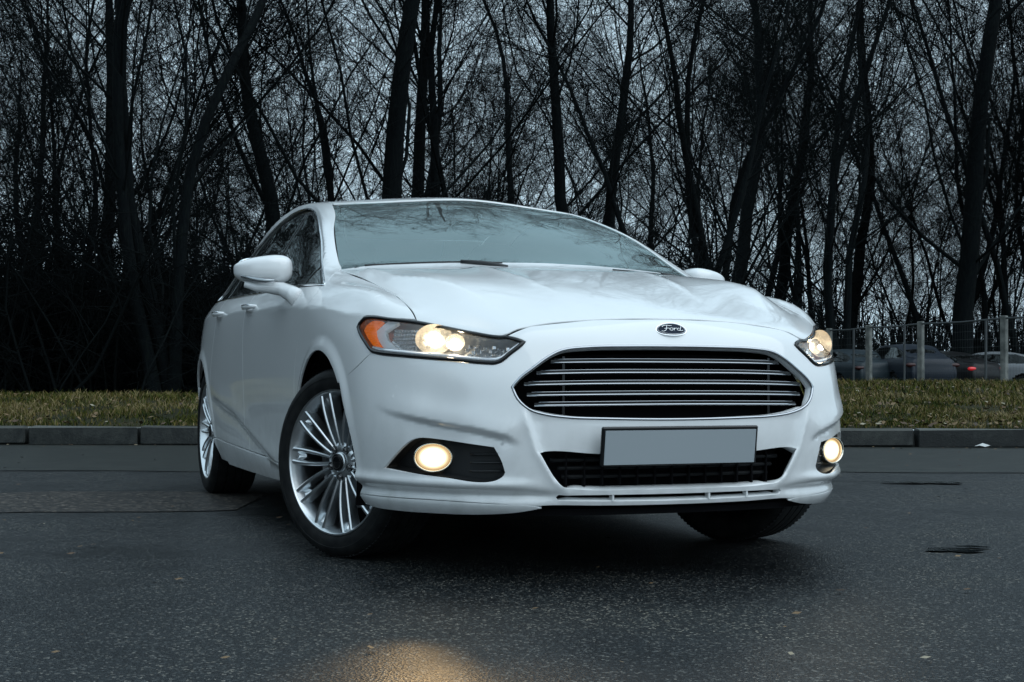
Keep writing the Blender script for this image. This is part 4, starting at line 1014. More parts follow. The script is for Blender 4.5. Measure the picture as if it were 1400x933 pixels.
# older patch, gutter strip, puddles
def blob(s, t, ds, dt, n=40, jag=.25, seed=1):
    r_ = random.Random(seed); P = []
    ph = [r_.uniform(0, 6.28) for _ in range(6)]
    for i in range(n):
        a_ = 2*math.pi*i/n; k = 1+jag*sum(math.sin((j+2)*a_+ph[j])/(j+1.5) for j in range(6))*.6
        P.append(G(s+ds*math.sin(a_)*k, t+dt*math.cos(a_)*k))
    return P
old = mat('old_asphalt', (.03, .027, .024), .6, spec=.2); a = MN(old); tco = a.n('ShaderNodeTexCoord').outputs['Object']
v1 = a.n('ShaderNodeTexVoronoi', {'Vector': tco, 'Scale': 60.}); g1 = a.n('ShaderNodeSeparateColor', {'Color': v1.outputs['Color']}).outputs[0]
nz = a.n('ShaderNodeTexNoise', {'Vector': tco, 'Scale': 7., 'Detail': 6.}).outputs[0]
ca = a.ramp(g1, [(0, (.010, .010, .010)), (.6, (.030, .028, .026)), (.88, (.065, .056, .048)), (1, (.14, .12, .10))]); a.l(ca, a.b.inputs['Base Color'])
a.l(a.bump(g1, .8, .005), a.b.inputs['Normal']); a.l(a.n('ShaderNodeMapRange', {0: nz, 3: .4, 4: .7}).outputs[0], a.b.inputs['Roughness'])
rg = random.Random(3)
edge = [G(6.45+.10*math.sin(t*1.7)+.05*math.sin(t*5)+rg.uniform(-.02, .02)+max(0, (t+2.6))*.35, t) for t in np.linspace(-12, -1.3, 60)]
sheet('asphalt_patch', edge+[G(7.75+.12*math.sin(t*2.3)+rg.uniform(-.03, .03), t) for t in np.linspace(-1.3, -12, 60)], old, .004)
gut = mat('gutter_asphalt', (.05, .052, .048), .5, spec=.25); a = MN(gut); tco = a.n('ShaderNodeTexCoord').outputs['Object']
mpv = a.n('ShaderNodeMapping', {'Vector': tco, 'Rotation': (0, 0, R(-20.4)), 'Scale': (6, 1, 1)}).outputs[0]
nz = a.n('ShaderNodeTexNoise', {'Vector': mpv, 'Scale': 3., 'Detail': 8., 'Roughness': .7}).outputs[0]
a.l(a.ramp(nz, [(.3, (.006, .008, .008)), (.5, (.017, .020, .018)), (.72, (.045, .046, .038))]), a.b.inputs['Base Color'])
a.l(a.bump(a.n('ShaderNodeTexNoise', {'Vector': tco, 'Scale': 60., 'Detail': 4.}).outputs[0], .5, .004), a.b.inputs['Normal'])
e1_ = [G(9.55+.06*math.sin(t*.9)+.03*math.sin(t*4.1)+rg.uniform(-.012, .012), t) for t in np.linspace(-30, 30, 260)]
sheet('gutter_strip', e1_+[G(13.01, 30), G(13.01, -30)], gut, .004)
crackm = mat('crack_tar', (.006, .007, .008), .5)
for s0, ta, tb, wd in ((9.50, -30, 30, .022), (6.42, -12, -2.3, .020), (8.72, 1.6, 4.2, .012), (11.2, 2.5, 12, .012)):
    P1 = []; P2 = []
    for t in np.linspace(ta, tb, int((tb-ta)*7)):
        b_ = s0+(.10*math.sin(t*1.7)+.05*math.sin(t*5)+max(0, t+2.6)*.35 if s0 == 6.42 else .06*math.sin(t*.9)+.03*math.sin(t*4.1)); w_ = wd*(.3+.7*abs(math.sin(t*1.3+s0)))*rg.uniform(.4, 1.2)
        P1.append(G(b_-w_, t)); P2.append(G(b_+w_*.4, t))
    n = len(P1); V = [(p.x, p.y, .008) for p in P1+P2]
    o = mesh('crack', V, [(i, i+1, n+i+1, n+i) for i in range(n-1)], crackm, smooth=False); tag(o, kind='structure')
    if o.data.polygons[0].normal.z < 0: o.data.flip_normals()
water = mat('puddle_water', (.003, .005, .006), .14, spec=.35)
for i, (s, t, ds, dt) in enumerate(((5.33, 1.62, .065, .09), (5.42, 1.72, .03, .06), (8.62, 2.46, .09, .20))):
    sheet('puddle', blob(s, t, ds, dt, 60, .55, 11+i), water, .006+.0015*i)

# kerb of single stones
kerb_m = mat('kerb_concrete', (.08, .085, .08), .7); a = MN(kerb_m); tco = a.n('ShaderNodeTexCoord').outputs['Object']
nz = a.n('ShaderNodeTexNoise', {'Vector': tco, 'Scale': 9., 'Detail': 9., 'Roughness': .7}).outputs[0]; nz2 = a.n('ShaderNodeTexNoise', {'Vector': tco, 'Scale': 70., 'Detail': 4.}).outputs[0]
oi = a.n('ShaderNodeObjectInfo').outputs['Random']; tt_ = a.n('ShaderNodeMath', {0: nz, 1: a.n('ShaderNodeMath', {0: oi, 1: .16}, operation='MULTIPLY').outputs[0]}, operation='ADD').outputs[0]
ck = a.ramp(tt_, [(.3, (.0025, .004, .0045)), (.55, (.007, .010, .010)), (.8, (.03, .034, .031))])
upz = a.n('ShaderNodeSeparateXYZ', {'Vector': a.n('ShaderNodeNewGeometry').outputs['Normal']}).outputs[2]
toplit = a.n('ShaderNodeMapRange', {0: upz, 1: .3, 2: .8, 3: 0., 4: 1.}).outputs[0]  # sky light on the upward kerb faces, painted into the base colour
a.l(a.n('ShaderNodeMix', {0: toplit, 6: ck, 7: (.075, .08, .072, 1)}, data_type='RGBA').outputs[2], a.b.inputs['Base Color']); a.l(a.bump(nz2, .6, .006), a.b.inputs['Normal'])
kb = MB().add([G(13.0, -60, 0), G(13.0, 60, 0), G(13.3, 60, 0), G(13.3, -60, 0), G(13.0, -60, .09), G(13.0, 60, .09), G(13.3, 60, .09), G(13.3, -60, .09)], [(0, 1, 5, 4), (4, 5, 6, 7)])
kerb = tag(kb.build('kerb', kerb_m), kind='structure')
kmesh = []
for v in range(4):
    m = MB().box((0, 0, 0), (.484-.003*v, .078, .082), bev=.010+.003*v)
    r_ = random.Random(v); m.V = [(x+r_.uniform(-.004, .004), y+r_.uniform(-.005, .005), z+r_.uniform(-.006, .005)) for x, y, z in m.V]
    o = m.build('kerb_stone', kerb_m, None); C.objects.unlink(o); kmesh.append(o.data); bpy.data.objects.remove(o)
KD = math.atan2(RH.y, RH.x)
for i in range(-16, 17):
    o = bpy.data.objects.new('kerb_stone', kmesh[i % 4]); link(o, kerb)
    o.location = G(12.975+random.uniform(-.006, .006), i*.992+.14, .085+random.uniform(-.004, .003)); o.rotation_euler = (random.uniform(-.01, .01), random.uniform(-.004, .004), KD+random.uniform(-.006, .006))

# verge and wood floor
def hgt(s, t):
    rt = ss(np.asarray(t, float)/np.maximum(s, 1)*13, -1.0, 2.5)
    left = np.interp(s, [13, 15, 17, 21, 27, 60, 400], [.155, .28, .352, .28, .10, .05, .0])
    right = np.interp(s, [13, 16, 20, 26, 34, 43, 47, 60, 400], [.155, .30, .405, .465, .472, .46, .0, .0, .0])
    return left*(1-rt)+right*rt
soil = mat('verge_soil', (.02, .022, .014), .9, spec=.1); a = MN(soil); tco = a.n('ShaderNodeTexCoord').outputs['Object']
nz = a.n('ShaderNodeTexNoise', {'Vector': tco, 'Scale': 1.6, 'Detail': 10., 'Roughness': .7}).outputs[0]
a.l(a.ramp(nz, [(.3, (.012, .013, .009)), (.5, (.028, .030, .016)), (.62, (.05, .043, .024)), (.8, (.07, .058, .035))]), a.b.inputs['Base Color'])
a.l(a.bump(a.n('ShaderNodeTexNoise', {'Vector': tco, 'Scale': 18., 'Detail': 8.}).outputs[0], 1., .06), a.b.inputs['Normal'])
S_ = np.r_[13.05, np.arange(13.3, 30, .35), np.arange(30, 60, 1.5), np.arange(60, 200, 14), [300, 600, 1500]]; T_ = np.r_[[-900, -200, -80], np.arange(-40, 40.1, .8), [80, 200, 900]]
V = []; 
for s in S_:
    for t in T_:
        h = float(hgt(s, t)); nb = noise.fractal(Vector((s*.8, t*.8, 0)), 1, 2, 4)*.025 if s > 13.2 and s < 60 else 0
        V.append(G(s, t, h+nb))
nT = len(T_); F = [(i*nT+j, i*nT+j+1, (i+1)*nT+j+1, (i+1)*nT+j) for i in range(len(S_)-1) for j in range(nT-1)]
o = mesh('verge', V, F, soil); tag(o, kind='structure')
if sum(p.normal.z for p in o.data.polygons[:50]) < 0: o.data.flip_normals()

# grass blades
grass_m = mat('grass_blades', (.05, .07, .02), .7, spec=.1); a = MN(grass_m); geo = a.n('ShaderNodeNewGeometry'); tco = a.n('ShaderNodeTexCoord').outputs['Object']
rnd = geo.outputs['Random Per Island']; nz = a.n('ShaderNodeTexNoise', {'Vector': tco, 'Scale': .9, 'Detail': 6., 'Roughness': .6}).outputs[0]
sm = a.n('ShaderNodeMath', {0: a.n('ShaderNodeMath', {0: rnd, 1: .55}, operation='MULTIPLY').outputs[0], 1: nz}, operation='ADD').outputs[0]
a.l(a.ramp(sm, [(.40, (.007, .014, .003)), (.60, (.028, .043, .005)), (.78, (.075, .074, .013)), (.92, (.13, .09, .030)), (1.0, (.24, .19, .10))]), a.b.inputs['Base Color'])
def blades(n, s0, s1, tk, hmin, hmax, wd):
    s = s0+(s1-s0)*RNG.random(n)**1.0; t = (RNG.random(n)*2-1)*tk*s/13
    cl = np.array([noise.noise(Vector((a_*1.3, b_*1.3, 5)))+.6*noise.noise(Vector((a_*4, b_*4, 9))) for a_, b_ in zip(s, t)])
    k = (cl+RNG.normal(0, .30, n)) > -.22; s, t, cl = s[k], t[k], cl[k]; n = len(s)
    h = (hmin+(hmax-hmin)*RNG.random(n))*(1+.5*np.clip(cl, -1, 1)); z = hgt(s, t)-.01
    z = z+np.array([noise.fractal(Vector((a_*.8, b_*.8, 0)), 1, 2, 4)*.025 for a_, b_ in zip(s, t)])
    an = RNG.random(n)*math.pi*2; le = RNG.normal(0, .55, (n, 2))*h[:, None]
    base = np.stack([CAM.x+FH.x*s+RH.x*t, CAM.y+FH.y*s+RH.y*t, z], 1)
    w_ = np.stack([np.cos(an), np.sin(an), 0*an], 1)*wd*(.6+.8*RNG.random(n))[:, None]
    midp = base+np.stack([le[:, 0]*.35, le[:, 1]*.35, h*.6], 1); tip = base+np.stack([le[:, 0], le[:, 1], h], 1)
    V = np.stack([base-w_, base+w_, midp+w_*.7, midp-w_*.7, tip], 1).reshape(-1, 3)
    return V, n
Vs = []; cnt = 0
for args in ((95000, 13.12, 15.6, 11.5, .03, .075, .0045), (80000, 15.6, 19.5, 11.5, .04, .09, .006), (60000, 19.5, 34, 11.5, .05, .12, .010)):
    V_, n_ = blades(*args); Vs.append(V_); cnt += n_
V = np.concatenate(Vs); me = bpy.data.meshes.new('grass')
b5 = np.arange(cnt)*5
me.vertices.add(len(V)); me.vertices.foreach_set('co', V.ravel())
lp = np.stack([b5, b5+1, b5+2, b5+3, b5+3, b5+2, b5+4], 1).ravel(); me.loops.add(len(lp)); me.loops.foreach_set('vertex_index', lp)
st = np.stack([np.arange(cnt)*7, np.arange(cnt)*7+4], 1).ravel(); me.polygons.add(cnt*2); me.polygons.foreach_set('loop_start', st)
me.update(calc_edges=True); me.materials.append(grass_m); tag(link(bpy.data.objects.new('grass', me)), 'short rough winter grass with straw coloured patches on the verge behind the kerb', 'grass', kind='stuff')
# fallen leaves and litter
leafm = mat('dead_leaves', (.09, .05, .025), .7); a = MN(leafm); rnd = a.n('ShaderNodeNewGeometry').outputs['Random Per Island']
a.l(a.ramp(rnd, [(0, (.03, .018, .010)), (.5, (.10, .055, .025)), (.85, (.17, .11, .05)), (1, (.30, .27, .20))]), a.b.inputs['Base Color'])
m = MB()
for i in range(5200):
    s = 13.1+13*random.random()**1.6; t = random.uniform(-8.5, 9)*s/13
    if t < 1 and random.random() < .7: continue
    p = G(s, t, float(hgt(s, t))+.02+.03*random.random()); an = random.random()*6.28; L = random.uniform(.018, .04)
    u = Vector((math.cos(an), math.sin(an), random.uniform(-.5, .5)))*L; v = Vector((-math.sin(an), math.cos(an), random.uniform(-.5, .6)))*L*.6
    m.add([p-u, p+v, p+u, p-v], [(0, 1, 2, 3)])
for i in range(420):
    s = random.choice((random.uniform(3.2, 12.8), 12.85-abs(random.gauss(0, .15)))); t = random.uniform(-.45, .45)*s; p = G(s, t, .012); an = random.random()*6.28; L = random.uniform(.006, .018)
    u = Vector((math.cos(an), math.sin(an), .1))*L; v = Vector((-math.sin(an), math.cos(an), .2))*L*.6; m.add([p-u, p+v, p+u, p-v], [(0, 1, 2, 3)])
tag(m.build('fallen_leaves', leafm), 'scattered dead brown leaves on the verge and along the kerb', 'leaves', kind='stuff')
pap = mat('litter_paper', (.55, .57, .56), .7)
for i, (s, t, L, lab) in enumerate(((13.35, -2.30, .11, 'crumpled pale scrap of litter on the grass behind the left kerb'), (12.84, 4.18, .08, 'flattened white scrap lying against the kerb on the right'))):
    r_ = random.Random(i+5); m = MB(); V = []; n = 9
    for a_ in range(n): V.append(G(s+L*.35*math.sin(6.28*a_/n)*r_.uniform(.7, 1.1), t+L*math.cos(6.28*a_/n)*r_.uniform(.8, 1.1), float(hgt(max(s, 13), t) if s > 13 else 0)+r_.uniform(.005, .03)))
    V.append(G(s, t, float(hgt(s, t) if s > 13 else 0)+.045)); m.add(V, [(k, (k+1) % n, n) for k in range(n)]); tag(m.build('paper_scrap', pap), lab, 'litter')

# ================================================================ WOOD
bark = mat('dark_bark', (.03, .03, .028), .9, spec=.08); a = MN(bark); tco = a.n('ShaderNodeTexCoord').outputs['Object']
mpv = a.n('ShaderNodeMapping', {'Vector': tco, 'Scale': (9, 9, 1.6)}).outputs[0]; nz = a.n('ShaderNodeTexNoise', {'Vector': mpv, 'Scale': 3., 'Detail': 8., 'Roughness': .7}).outputs[0]
a.l(a.ramp(nz, [(.3, (.002, .003, .004)), (.55, (.005, .0075, .0085)), (.75, (.011, .016, .012))]), a.b.inputs['Base Color']); a.l(a.bump(nz, 1., .03), a.b.inputs['Normal'])
twig_m = mat('dark_twigs', (.005, .007, .0075), .9, spec=.05)
def grow(seed, h, r0, forks=1, lean=0, spread=1., dens=1., low=.22, twigs=True):
    rg = random.Random(seed); tr = []; cr = []
    def wander(p, d, L, n, wob, trop):
        P = [Vector(p)]; d = Vector(d).normalized()
        for i in range(n):
            d = (d+Vector((rg.gauss(0, wob), rg.gauss(0, wob), rg.gauss(0, wob*.6)))+Vector((0, 0, trop))).normalized(); P.append(P[-1]+d*(L/n))
        return P
    def child(P, rad, L, lev):
        n = len(P)-1
        cnts = {0: int(21*dens), 1: int(12*dens), 2: int(8*dens), 3: 4}
        if lev > (3 if twigs else 2): return
        for c in range(cnts[lev] if lev < 4 else 0):
            u = rg.uniform(low if lev == 0 else .12, .98); k = u*n; i = min(int(k), n-1); q = P[i].lerp(P[i+1], k-i); d = (P[i+1]-P[i]).normalized()
            side = Vector((rg.gauss(0, 1), rg.gauss(0, 1), rg.gauss(0, .5))); side = (side-d*side.dot(d)).normalized()
            an = R(rg.uniform(20, 58) if lev == 0 else rg.uniform(25, 65))*spread
            dd = d*math.cos(an)+side*math.sin(an)
            l2 = L*((.50-.25*u) if lev == 0 else rg.uniform(.32, .6)*(1.1-.5*u)); rr = rad*(1-u*.8)*(rg.uniform(.14, .32) if lev == 0 else rg.uniform(.30, .5))
            rr = max(rr, (.02, .010, .0055, .004)[lev]) if lev < 4 else rr
            nn = (7, 5, 4, 3)[lev]; Q = wander(q, dd, l2, nn, (.13, .20, .28, .35)[lev], (.08, .05, .03, 0)[lev])
            cr.append((Q, rr, (5, 4, 3, 3)[lev], max(rr*.25, .0025))); child(Q, rr, l2, lev+1)
    for f in range(forks):
        d = Vector((rg.gauss(0, .05)+lean*.5, rg.gauss(0, .05)+lean, 1)) if forks == 1 else Vector((rg.gauss(0, .09), rg.gauss(0, .09)+lean, 1))
        P = wander((rg.gauss(0, .06*(forks > 1)), rg.gauss(0, .10*(forks > 1)), -.4), d, h*rg.uniform(.85, 1.0), 16, .075, .035)
        rf = r0*(1 if forks == 1 else rg.uniform(.55, .9)); tr.append((P, rf, 9, rf*.12)); child(P, rf, h, 0)
    return tr, cr
def tubes(items):
    V = []; F = []; k = 0
    for P, r0, ns, r1 in items:
        m_ = len(P); up = Vector((1, 0, 0))
        for i, p in enumerate(P):
            t = (P[min(i+1, m_-1)]-P[max(i-1, 0)]).normalized(); a_ = up-t*up.dot(t)
            if a_.length < .05: a_ = Vector((0, 1, 0))-t*t.y
            a_.normalize(); b_ = t.cross(a_); u = i/(m_-1); r_ = r0+(r1-r0)*u
            if ns >= 9 and i == 0: r_ *= 1.35
            for q_ in range(ns):
                an = 2*math.pi*q_/ns; V.append(p+a_*(r_*math.cos(an))+b_*(r_*math.sin(an)))
        for i in range(m_-1):
            for q_ in range(ns): l = (q_+1) % ns; F.append((k+i*ns+q_, k+i*ns+l, k+(i+1)*ns+l, k+(i+1)*ns+q_))
        k += m_*ns
    return V, F
TREES = []
for seed, h, r0, fk, lean, spr, dens, low in ((1, 19, .21, 1, .02, 1, 1, .10), (2, 17, .15, 2, 0, .9, .8, .08), (3, 21, .28, 1, -.02, 1.1, 1, .14), (4, 15, .08, 1, .04, .9, 1, .08), (5, 18, .17, 3, 0, .9, .7, .08), (6, 14, .065, 1, -.03, .9, 1.05, .05)):
    tr, cr = grow(seed, h, r0, fk, lean, spr, dens, low)
    a1 = mesh('trunk', *tubes(tr), bark); a2 = mesh('crown', *tubes(cr), twig_m); C.objects.unlink(a1); C.objects.unlink(a2); TREES.append((a1.data, a2.data)); bpy.data.objects.remove(a1); bpy.data.objects.remove(a2)
def put_tree(v, s, t, sc, rz, label, group=None):
    o = thing('bare_tree', label, 'tree', G(s, t, float(hgt(s, t))), rz, group); o.scale = (sc, sc, sc)
    for nm, me in zip(('trunk', 'crown'), TREES[v]): link(bpy.data.objects.new(nm, me), o)
    return o
def px(x, s): return (x-700)*s/1975
NEAR = [(4, 232, 21, 1.25, 0.4, 'thick many-stemmed bare tree fanning out at the upper left'), (2, 405, 26, .95, 2.0, 'dark trunk leaning left, rising from behind the left end of the car roof'),
        (2, 520, 25, 1.15, 4.0, 'thick dark trunk rising behind the roof above the left part of the windscreen'), (0, 612, 28, 1.0, 1.2, 'straight slender trunk behind the middle of the roof'),
        (0, 830, 29, 1.15, 2.7, 'dark upright trunk right of the roof, above the windscreen corner'), (4, 990, 30, 1.15, 5.2, 'forked dense bare tree standing above the bonnet'),
        (4, 1150, 49, 1.25, .7, 'twin-stemmed bare tree left of the fence corner'), (2, 1318, 52, 1.45, 3.6, 'thick forked trunk standing clear at the right behind the fence'),
        (1, 1400, 54, 1.4, 1.9, 'bare forked tree cut by the right edge of the picture'), (3, 60, 24, 1.1, 5.5, 'thin leaning bare tree at the far left edge'), (5, 130, 27, 1.3, 2.9, 'slim bare tree just left of the many-stemmed one')]
for v, x, s, sc, rz, lab in NEAR: put_tree(v, s, px(x, s), sc*(.68 if s < 40 else 1), rz, lab)
rg = random.Random(21); n_mid = 0
for i in range(19):
    s = rg.uniform(27, 46); x = -700+1700*((i*.618034) % 1)+rg.uniform(-20, 20)
    if x > 1000: s = rg.uniform(50, 62)
    put_tree(rg.randrange(6), s, px(x, s), rg.uniform(.65, .95), rg.uniform(0, 6.28), 'bare tree in the middle depth of the dark wood', 'bare trees in the middle of the wood')
for i in range(30):
    s = rg.uniform(54, 66); x = 1020+1100*((i*.618034) % 1); put_tree(rg.randrange(6), s, px(x, s), rg.uniform(.9, 1.3), rg.uniform(0, 6.28), 'bare tree beyond the parked cars on the right', 'bare trees beyond the parked cars')
for i in range(50):
    s = rg.uniform(48, 95); x = -900+2700*((i*.618034) % 1)+rg.uniform(-25, 25)
    if x > 1000: s = rg.uniform(68, 105)
    put_tree(rg.randrange(6), s, px(x, s), rg.uniform(.8, 1.2), rg.uniform(0, 6.28), 'slender bare tree far back in the dark wood', 'bare trees far back in the wood')
for i in range(34):
    s = rg.uniform(6, 34); t = -rg.uniform(17, 34)-s*.35
    put_tree(rg.randrange(6), s, t, rg.uniform(.7, 1.0), rg.uniform(0, 6.28), 'bare tree at the left side of the wood beyond the picture edge', 'bare trees along the left side of the car park')
# undergrowth: multi-stemmed thickets
BUSH = []
for sd in (31, 32, 33):
    r_ = random.Random(sd); items = []
    for k in range(70):
        bx, by_ = r_.gauss(0, .9), r_.gauss(0, .9); L = r_.uniform(1.6, 4.2); P = [Vector((bx, by_, -.2))]; d = Vector((r_.gauss(0, .3), r_.gauss(0, .3), 1)).normalized()
        for i in range(5): d = (d+Vector((r_.gauss(0, .12), r_.gauss(0, .12), 0))).normalized(); P.append(P[-1]+d*L/5)
        items.append((P, r_.uniform(.012, .03), 4, .006))
        for c in range(9):
            u = r_.uniform(.1, .95)*5; i = min(int(u), 4); q = P[i].lerp(P[i+1], u-i); dd = Vector((r_.gauss(0, 1), r_.gauss(0, 1), r_.uniform(.2, 1.5))).normalized(); l2 = r_.uniform(.4, 1.3)
            Q = [q, q+dd*l2*.5, q+dd*l2+Vector((r_.gauss(0, .1), r_.gauss(0, .1), r_.gauss(0, .1)))]; items.append((Q, .009, 3, .005))
            for e_ in range(5):
                q2 = Q[0].lerp(Q[2], r_.random()); de = Vector((r_.gauss(0, 1), r_.gauss(0, 1), r_.gauss(0, .8))).normalized(); items.append(([q2, q2+de*r_.uniform(.15, .6)], .007, 3, .004))
    o = mesh('thicket', *tubes(items), twig_m); C.objects.unlink(o); BUSH.append(o.data); bpy.data.objects.remove(o)
for i in range(190):
    far = i % 2; s = rg.uniform(22, 38) if not far else rg.uniform(38, 62); x = -900+(2080)*((i*.618034) % 1)+rg.uniform(-20, 20)
    if x > 900: s = rg.uniform(56, 75)
    o = bpy.data.objects.new('thicket', rg.choice(BUSH)); link(o); o.location = G(s, px(x, s), float(hgt(s, px(x, s)))); o.rotation_euler.z = rg.uniform(0, 6.28); k = rg.uniform(.65, 1.05) if x < 1000 else rg.uniform(.45, .75); o.scale = (k, k, k*rg.uniform(.8, 1.1))
    tag(o, 'leafless thicket of thin stems on the wood floor', 'bush', 'leafless thickets between the trunks')
# the far edge of the wood, one dense mass of stems
items = []
r_ = random.Random(77)
for i in range(7000):
    s = r_.uniform(90, 125); t = r_.uniform(-75, 115)*s/100; L = r_.uniform(3, 9)*(1 if t < 25 else .7); q = G(s, t, -.3); d = Vector((r_.gauss(0, .12), r_.gauss(0, .12), 1)).normalized()
    items.append(([q, q+d*L*.5+Vector((r_.gauss(0, .2), r_.gauss(0, .2), 0)), q+d*L], r_.uniform(.04, .11), 3, .02))
    for c in range(4):
        q2 = q+d*L*r_.uniform(.2, .95); de = Vector((r_.gauss(0, 1), r_.gauss(0, 1), r_.uniform(.1, 1.4))).normalized(); items.append(([q2, q2+de*r_.uniform(.8, 2.4)], .035, 3, .015))
tag(mesh('distant_wood', *tubes(items), twig_m), 'dense dark mass of stems at the far edge of the wood', 'woodland', kind='stuff')

items = []
for i in range(3600):
    t = r_.uniform(-30, -19)-r_.random()**2*8; s = r_.uniform(-22, 36); t -= max(0, s-20)*.25; L = r_.uniform(5, 13); q = G(s, t, -.3); d = Vector((r_.gauss(0, .10), r_.gauss(0, .10), 1)).normalized()
    items.append(([q, q+d*L*.5+Vector((r_.gauss(0, .2), r_.gauss(0, .2), 0)), q+d*L], r_.uniform(.03, .09), 3, .01))
    for c in range(5):
        q2 = q+d*L*r_.uniform(.1, .95); de = Vector((r_.gauss(0, 1), r_.gauss(0, 1), r_.uniform(.1, 1.6))).normalized(); items.append(([q2, q2+de*r_.uniform(.8, 2.6)], .022, 3, .008))
tag(mesh('side_wood', *tubes(items), twig_m), 'dense dark wood along the left side of the car park', 'woodland', kind='stuff')

# ================================================================ FENCE
conc = mat('fence_concrete', (.20, .21, .20), .8); a = MN(conc); tco = a.n('ShaderNodeTexCoord').outputs['Object']
nz = a.n('ShaderNodeTexNoise', {'Vector': tco, 'Scale': 5., 'Detail': 8.}).outputs[0]; a.l(a.ramp(nz, [(.3, (.07, .08, .075)), (.7, (.24, .25, .235))]), a.b.inputs['Base Color'])
rail_m = mat('fence_rail', (.07, .08, .085), .6, .3)
fence = thing('wire_fence', 'wire mesh fence on pale concrete posts in front of the parked cars', 'fence', G(38, px(1259, 38)))
FP = [(1040, 50), (1088, 47.5), (1134, 45), (1188, 42), (1259, 39), (1373, 35), (1530, 31)]
FW = [G(s, px(x, s), 0) for x, s in FP]; base_ = fence.location.copy()
def fadd(o): o.parent = fence; o.matrix_parent_inverse = Matrix.Translation(-base_); return o
for i, p in enumerate(FW):
    zb = float(hgt(FP[i][1], 8)); 
    fadd(MB().box((p.x, p.y, (zb-.1+2.09)/2), (.075, .075, (2.09-zb+.1)/2), Matrix.Rotation(R(20+i), 3, 'Z'), bev=.015).build('fence_post', conc))
    q = p+(G(0, -.45, 0)-G(0, 0, 0)); fadd(MB().tube([(q.x, q.y, zb-.1), (q.x+.02, q.y, 1.98)], .032, 8).build('support_pole', rail_m))
for i in range(len(FW)-1):
    a_, b_ = FW[i], FW[i+1]
    fadd(MB().tube([(a_.x, a_.y, 2.03), ((a_.x+b_.x)/2, (a_.y+b_.y)/2, 2.0), (b_.x, b_.y, 2.03)], .024, 6).build('top_rail', rail_m))
    m = MB(); L = (b_-a_).length; nv = int(L/.12)
    for k in range(1, nv):
        p = a_.lerp(b_, k/nv); m.tube([(p.x, p.y, .45), (p.x, p.y, 2.0)], .0016, 3, cap=False)
    for z in np.arange(.55, 2.0, .2): m.tube([(a_.x, a_.y, z), (b_.x, b_.y, z)], .0018, 3, cap=False)
    o = fadd(m.build('wire_mesh', rail_m)); o['kind'] = 'stuff'

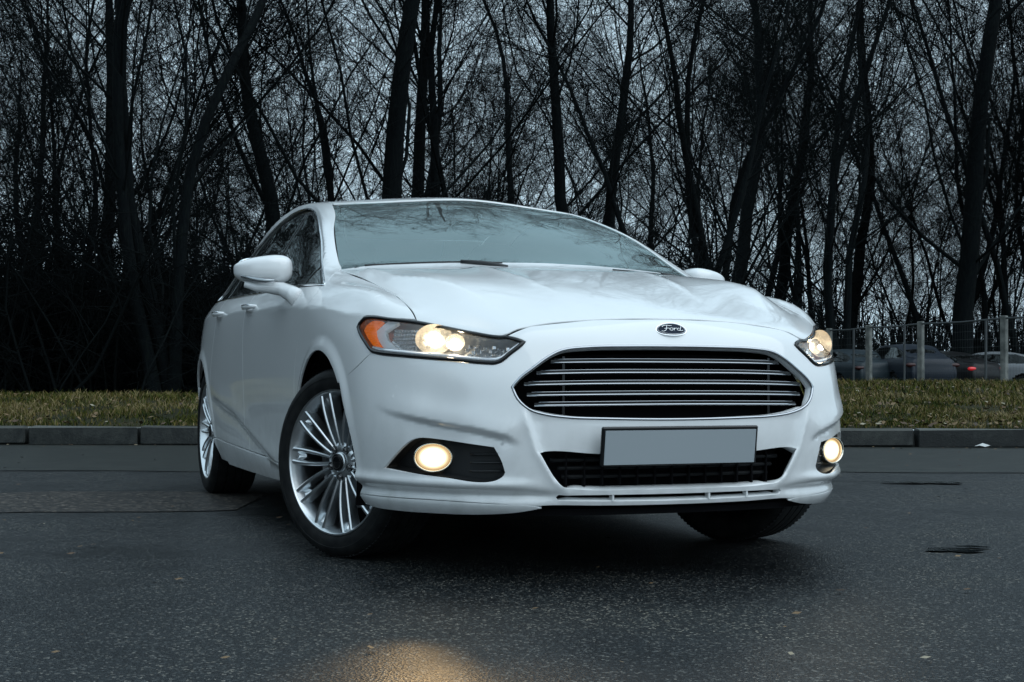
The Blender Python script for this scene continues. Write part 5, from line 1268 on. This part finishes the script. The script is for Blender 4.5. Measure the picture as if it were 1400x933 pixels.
# ================================================================ PARKED CARS
LA, LP = subdivide(_Cg, _F, 2)
def parked(paint_col, label, s, x, rz, sc=(1, 1, 1), red=False):
    pm = mat('parked_paint', tuple(c*.4 for c in paint_col), .5, coat=.15, spec=.3); cen = LA[LP].mean(1)
    nrm = np.cross(LA[LP[:, 2]]-LA[LP[:, 0]], LA[LP[:, 3]]-LA[LP[:, 1]]); nrm /= np.linalg.norm(nrm, axis=1)[:, None]+1e-9
    ay = np.abs(cen[:, 1]); glassf = (cen[:, 2] > 1.05) & (cen[:, 2] < 1.37) & (np.abs(nrm[:, 2]) < .93) & (cen[:, 0] < -.25) & (cen[:, 0] > -3.15)
    arch_ = ((np.hypot(cen[:, 0], cen[:, 2]-.33) < .38) | (np.hypot(cen[:, 0]+2.85, cen[:, 2]-.33) < .38)) & (ay > .75)
    body = ~glassf & ~arch_
    t_ = px(x, s); o = thing('parked_car', label, 'car', G(s, t_, 0), rz, 'cars parked behind the fence'); o.scale = sc
    def sub(name, msk, mt, off=0.):
        f_ = LP[msk]; u_, inv = np.unique(f_, return_inverse=True); inv = inv.reshape(f_.shape); V = LA[u_]*(1-off)+np.array([-1.4, 0, .7])*off; V = V-np.array([-1.43, 0, 0])
        return fixn(mesh(name, V, inv, mt, o))
    sub('body', body, pm); sub('window', glassf, side_glass, .004)
    for wq in (-1, 1):
        for wx_ in (0, -2.85): sub('arch_lining', arch_ & (cen[:, 1]*wq > 0) & (np.abs(cen[:, 0]-wx_) < 1), void, .06)
    for wx in (1.43, -1.42):
        for sg in (-1, 1):
            wo = fixn(MB().lathe([(.0001, .82*sg), (.20, .83*sg), (.22, .86*sg), (.30, .87*sg), (.325, .84*sg), (.325, .66*sg)], 24, c=(wx, 0, .33)).build('wheel', rubber, o, auto=40))
            fixn(MB().lathe([(.0001, .872*sg), (.06, .87*sg), (.19, .862*sg), (.21, .868*sg)], 20, c=(wx, 0, .33)).build('hub_cap', alloy, wo, auto=40))
    for sg in (-1, 1):
        V, F = superell((-2.31, .66*sg, .86), (.09, .20, .065), 2.6, 16, 8); MB().add(V, F).build('tail_light', PRED if red else PDIM, o, smooth=True)
        V, F = superell((2.20, .64*sg, .72), (.10, .16, .06), 2.6, 16, 8); MB().add(V, F).build('headlight', PLAMP, o, smooth=True)
        V, F = superell((.78, .99*sg, 1.05), (.07, .10, .06), 2.6, 12, 8); MB().add(V, F).build('door_mirror', pm, o, smooth=True)
    MB().box((-2.44, 0, .62), (.01, .26, .055)).build('number_plate', PPL, o)
    MB().box((0, 0, .40), (2.0, .80, .15)).build('underbody', void, o)
    return o
PDIM = mat('dim_tail', (.035, .004, .004), .3); PRED = mat('red_tail', (.55, .01, .012), .2, coat=1, Emission_Color=(1, .03, .04, 1), Emission_Strength=.25); PLAMP = mat('lamp_clear', (.5, .52, .55), .1, .5, coat=1); PPL = mat('rear_plate', (.5, .5, .48), .5)
TH = math.atan2(FH.y, FH.x)
parked((.02, .035, .06), 'dark blue estate car seen end-on between the two middle fence posts', 46, 1232, TH+.15, (1, 1, 1.10))
parked((.008, .009, .011), 'black saloon showing a red tail lamp right of the middle fence post', 50, 1275, TH+.55, red=True)
parked((.5, .54, .58), 'silver grey saloon partly behind the right fence post', 51, 1350, TH+1.0, red=True)
parked((.42, .44, .47), 'pale silver car at the right edge of the picture', 55, 1436, TH+.9)
parked((.04, .07, .09), 'dark teal car just right of the lit headlamp', 47, 1150, TH+.3)
parked((.02, .022, .03), 'dark car far back between two saloons', 64, 1330, TH+.7, (1, 1, 1.0))
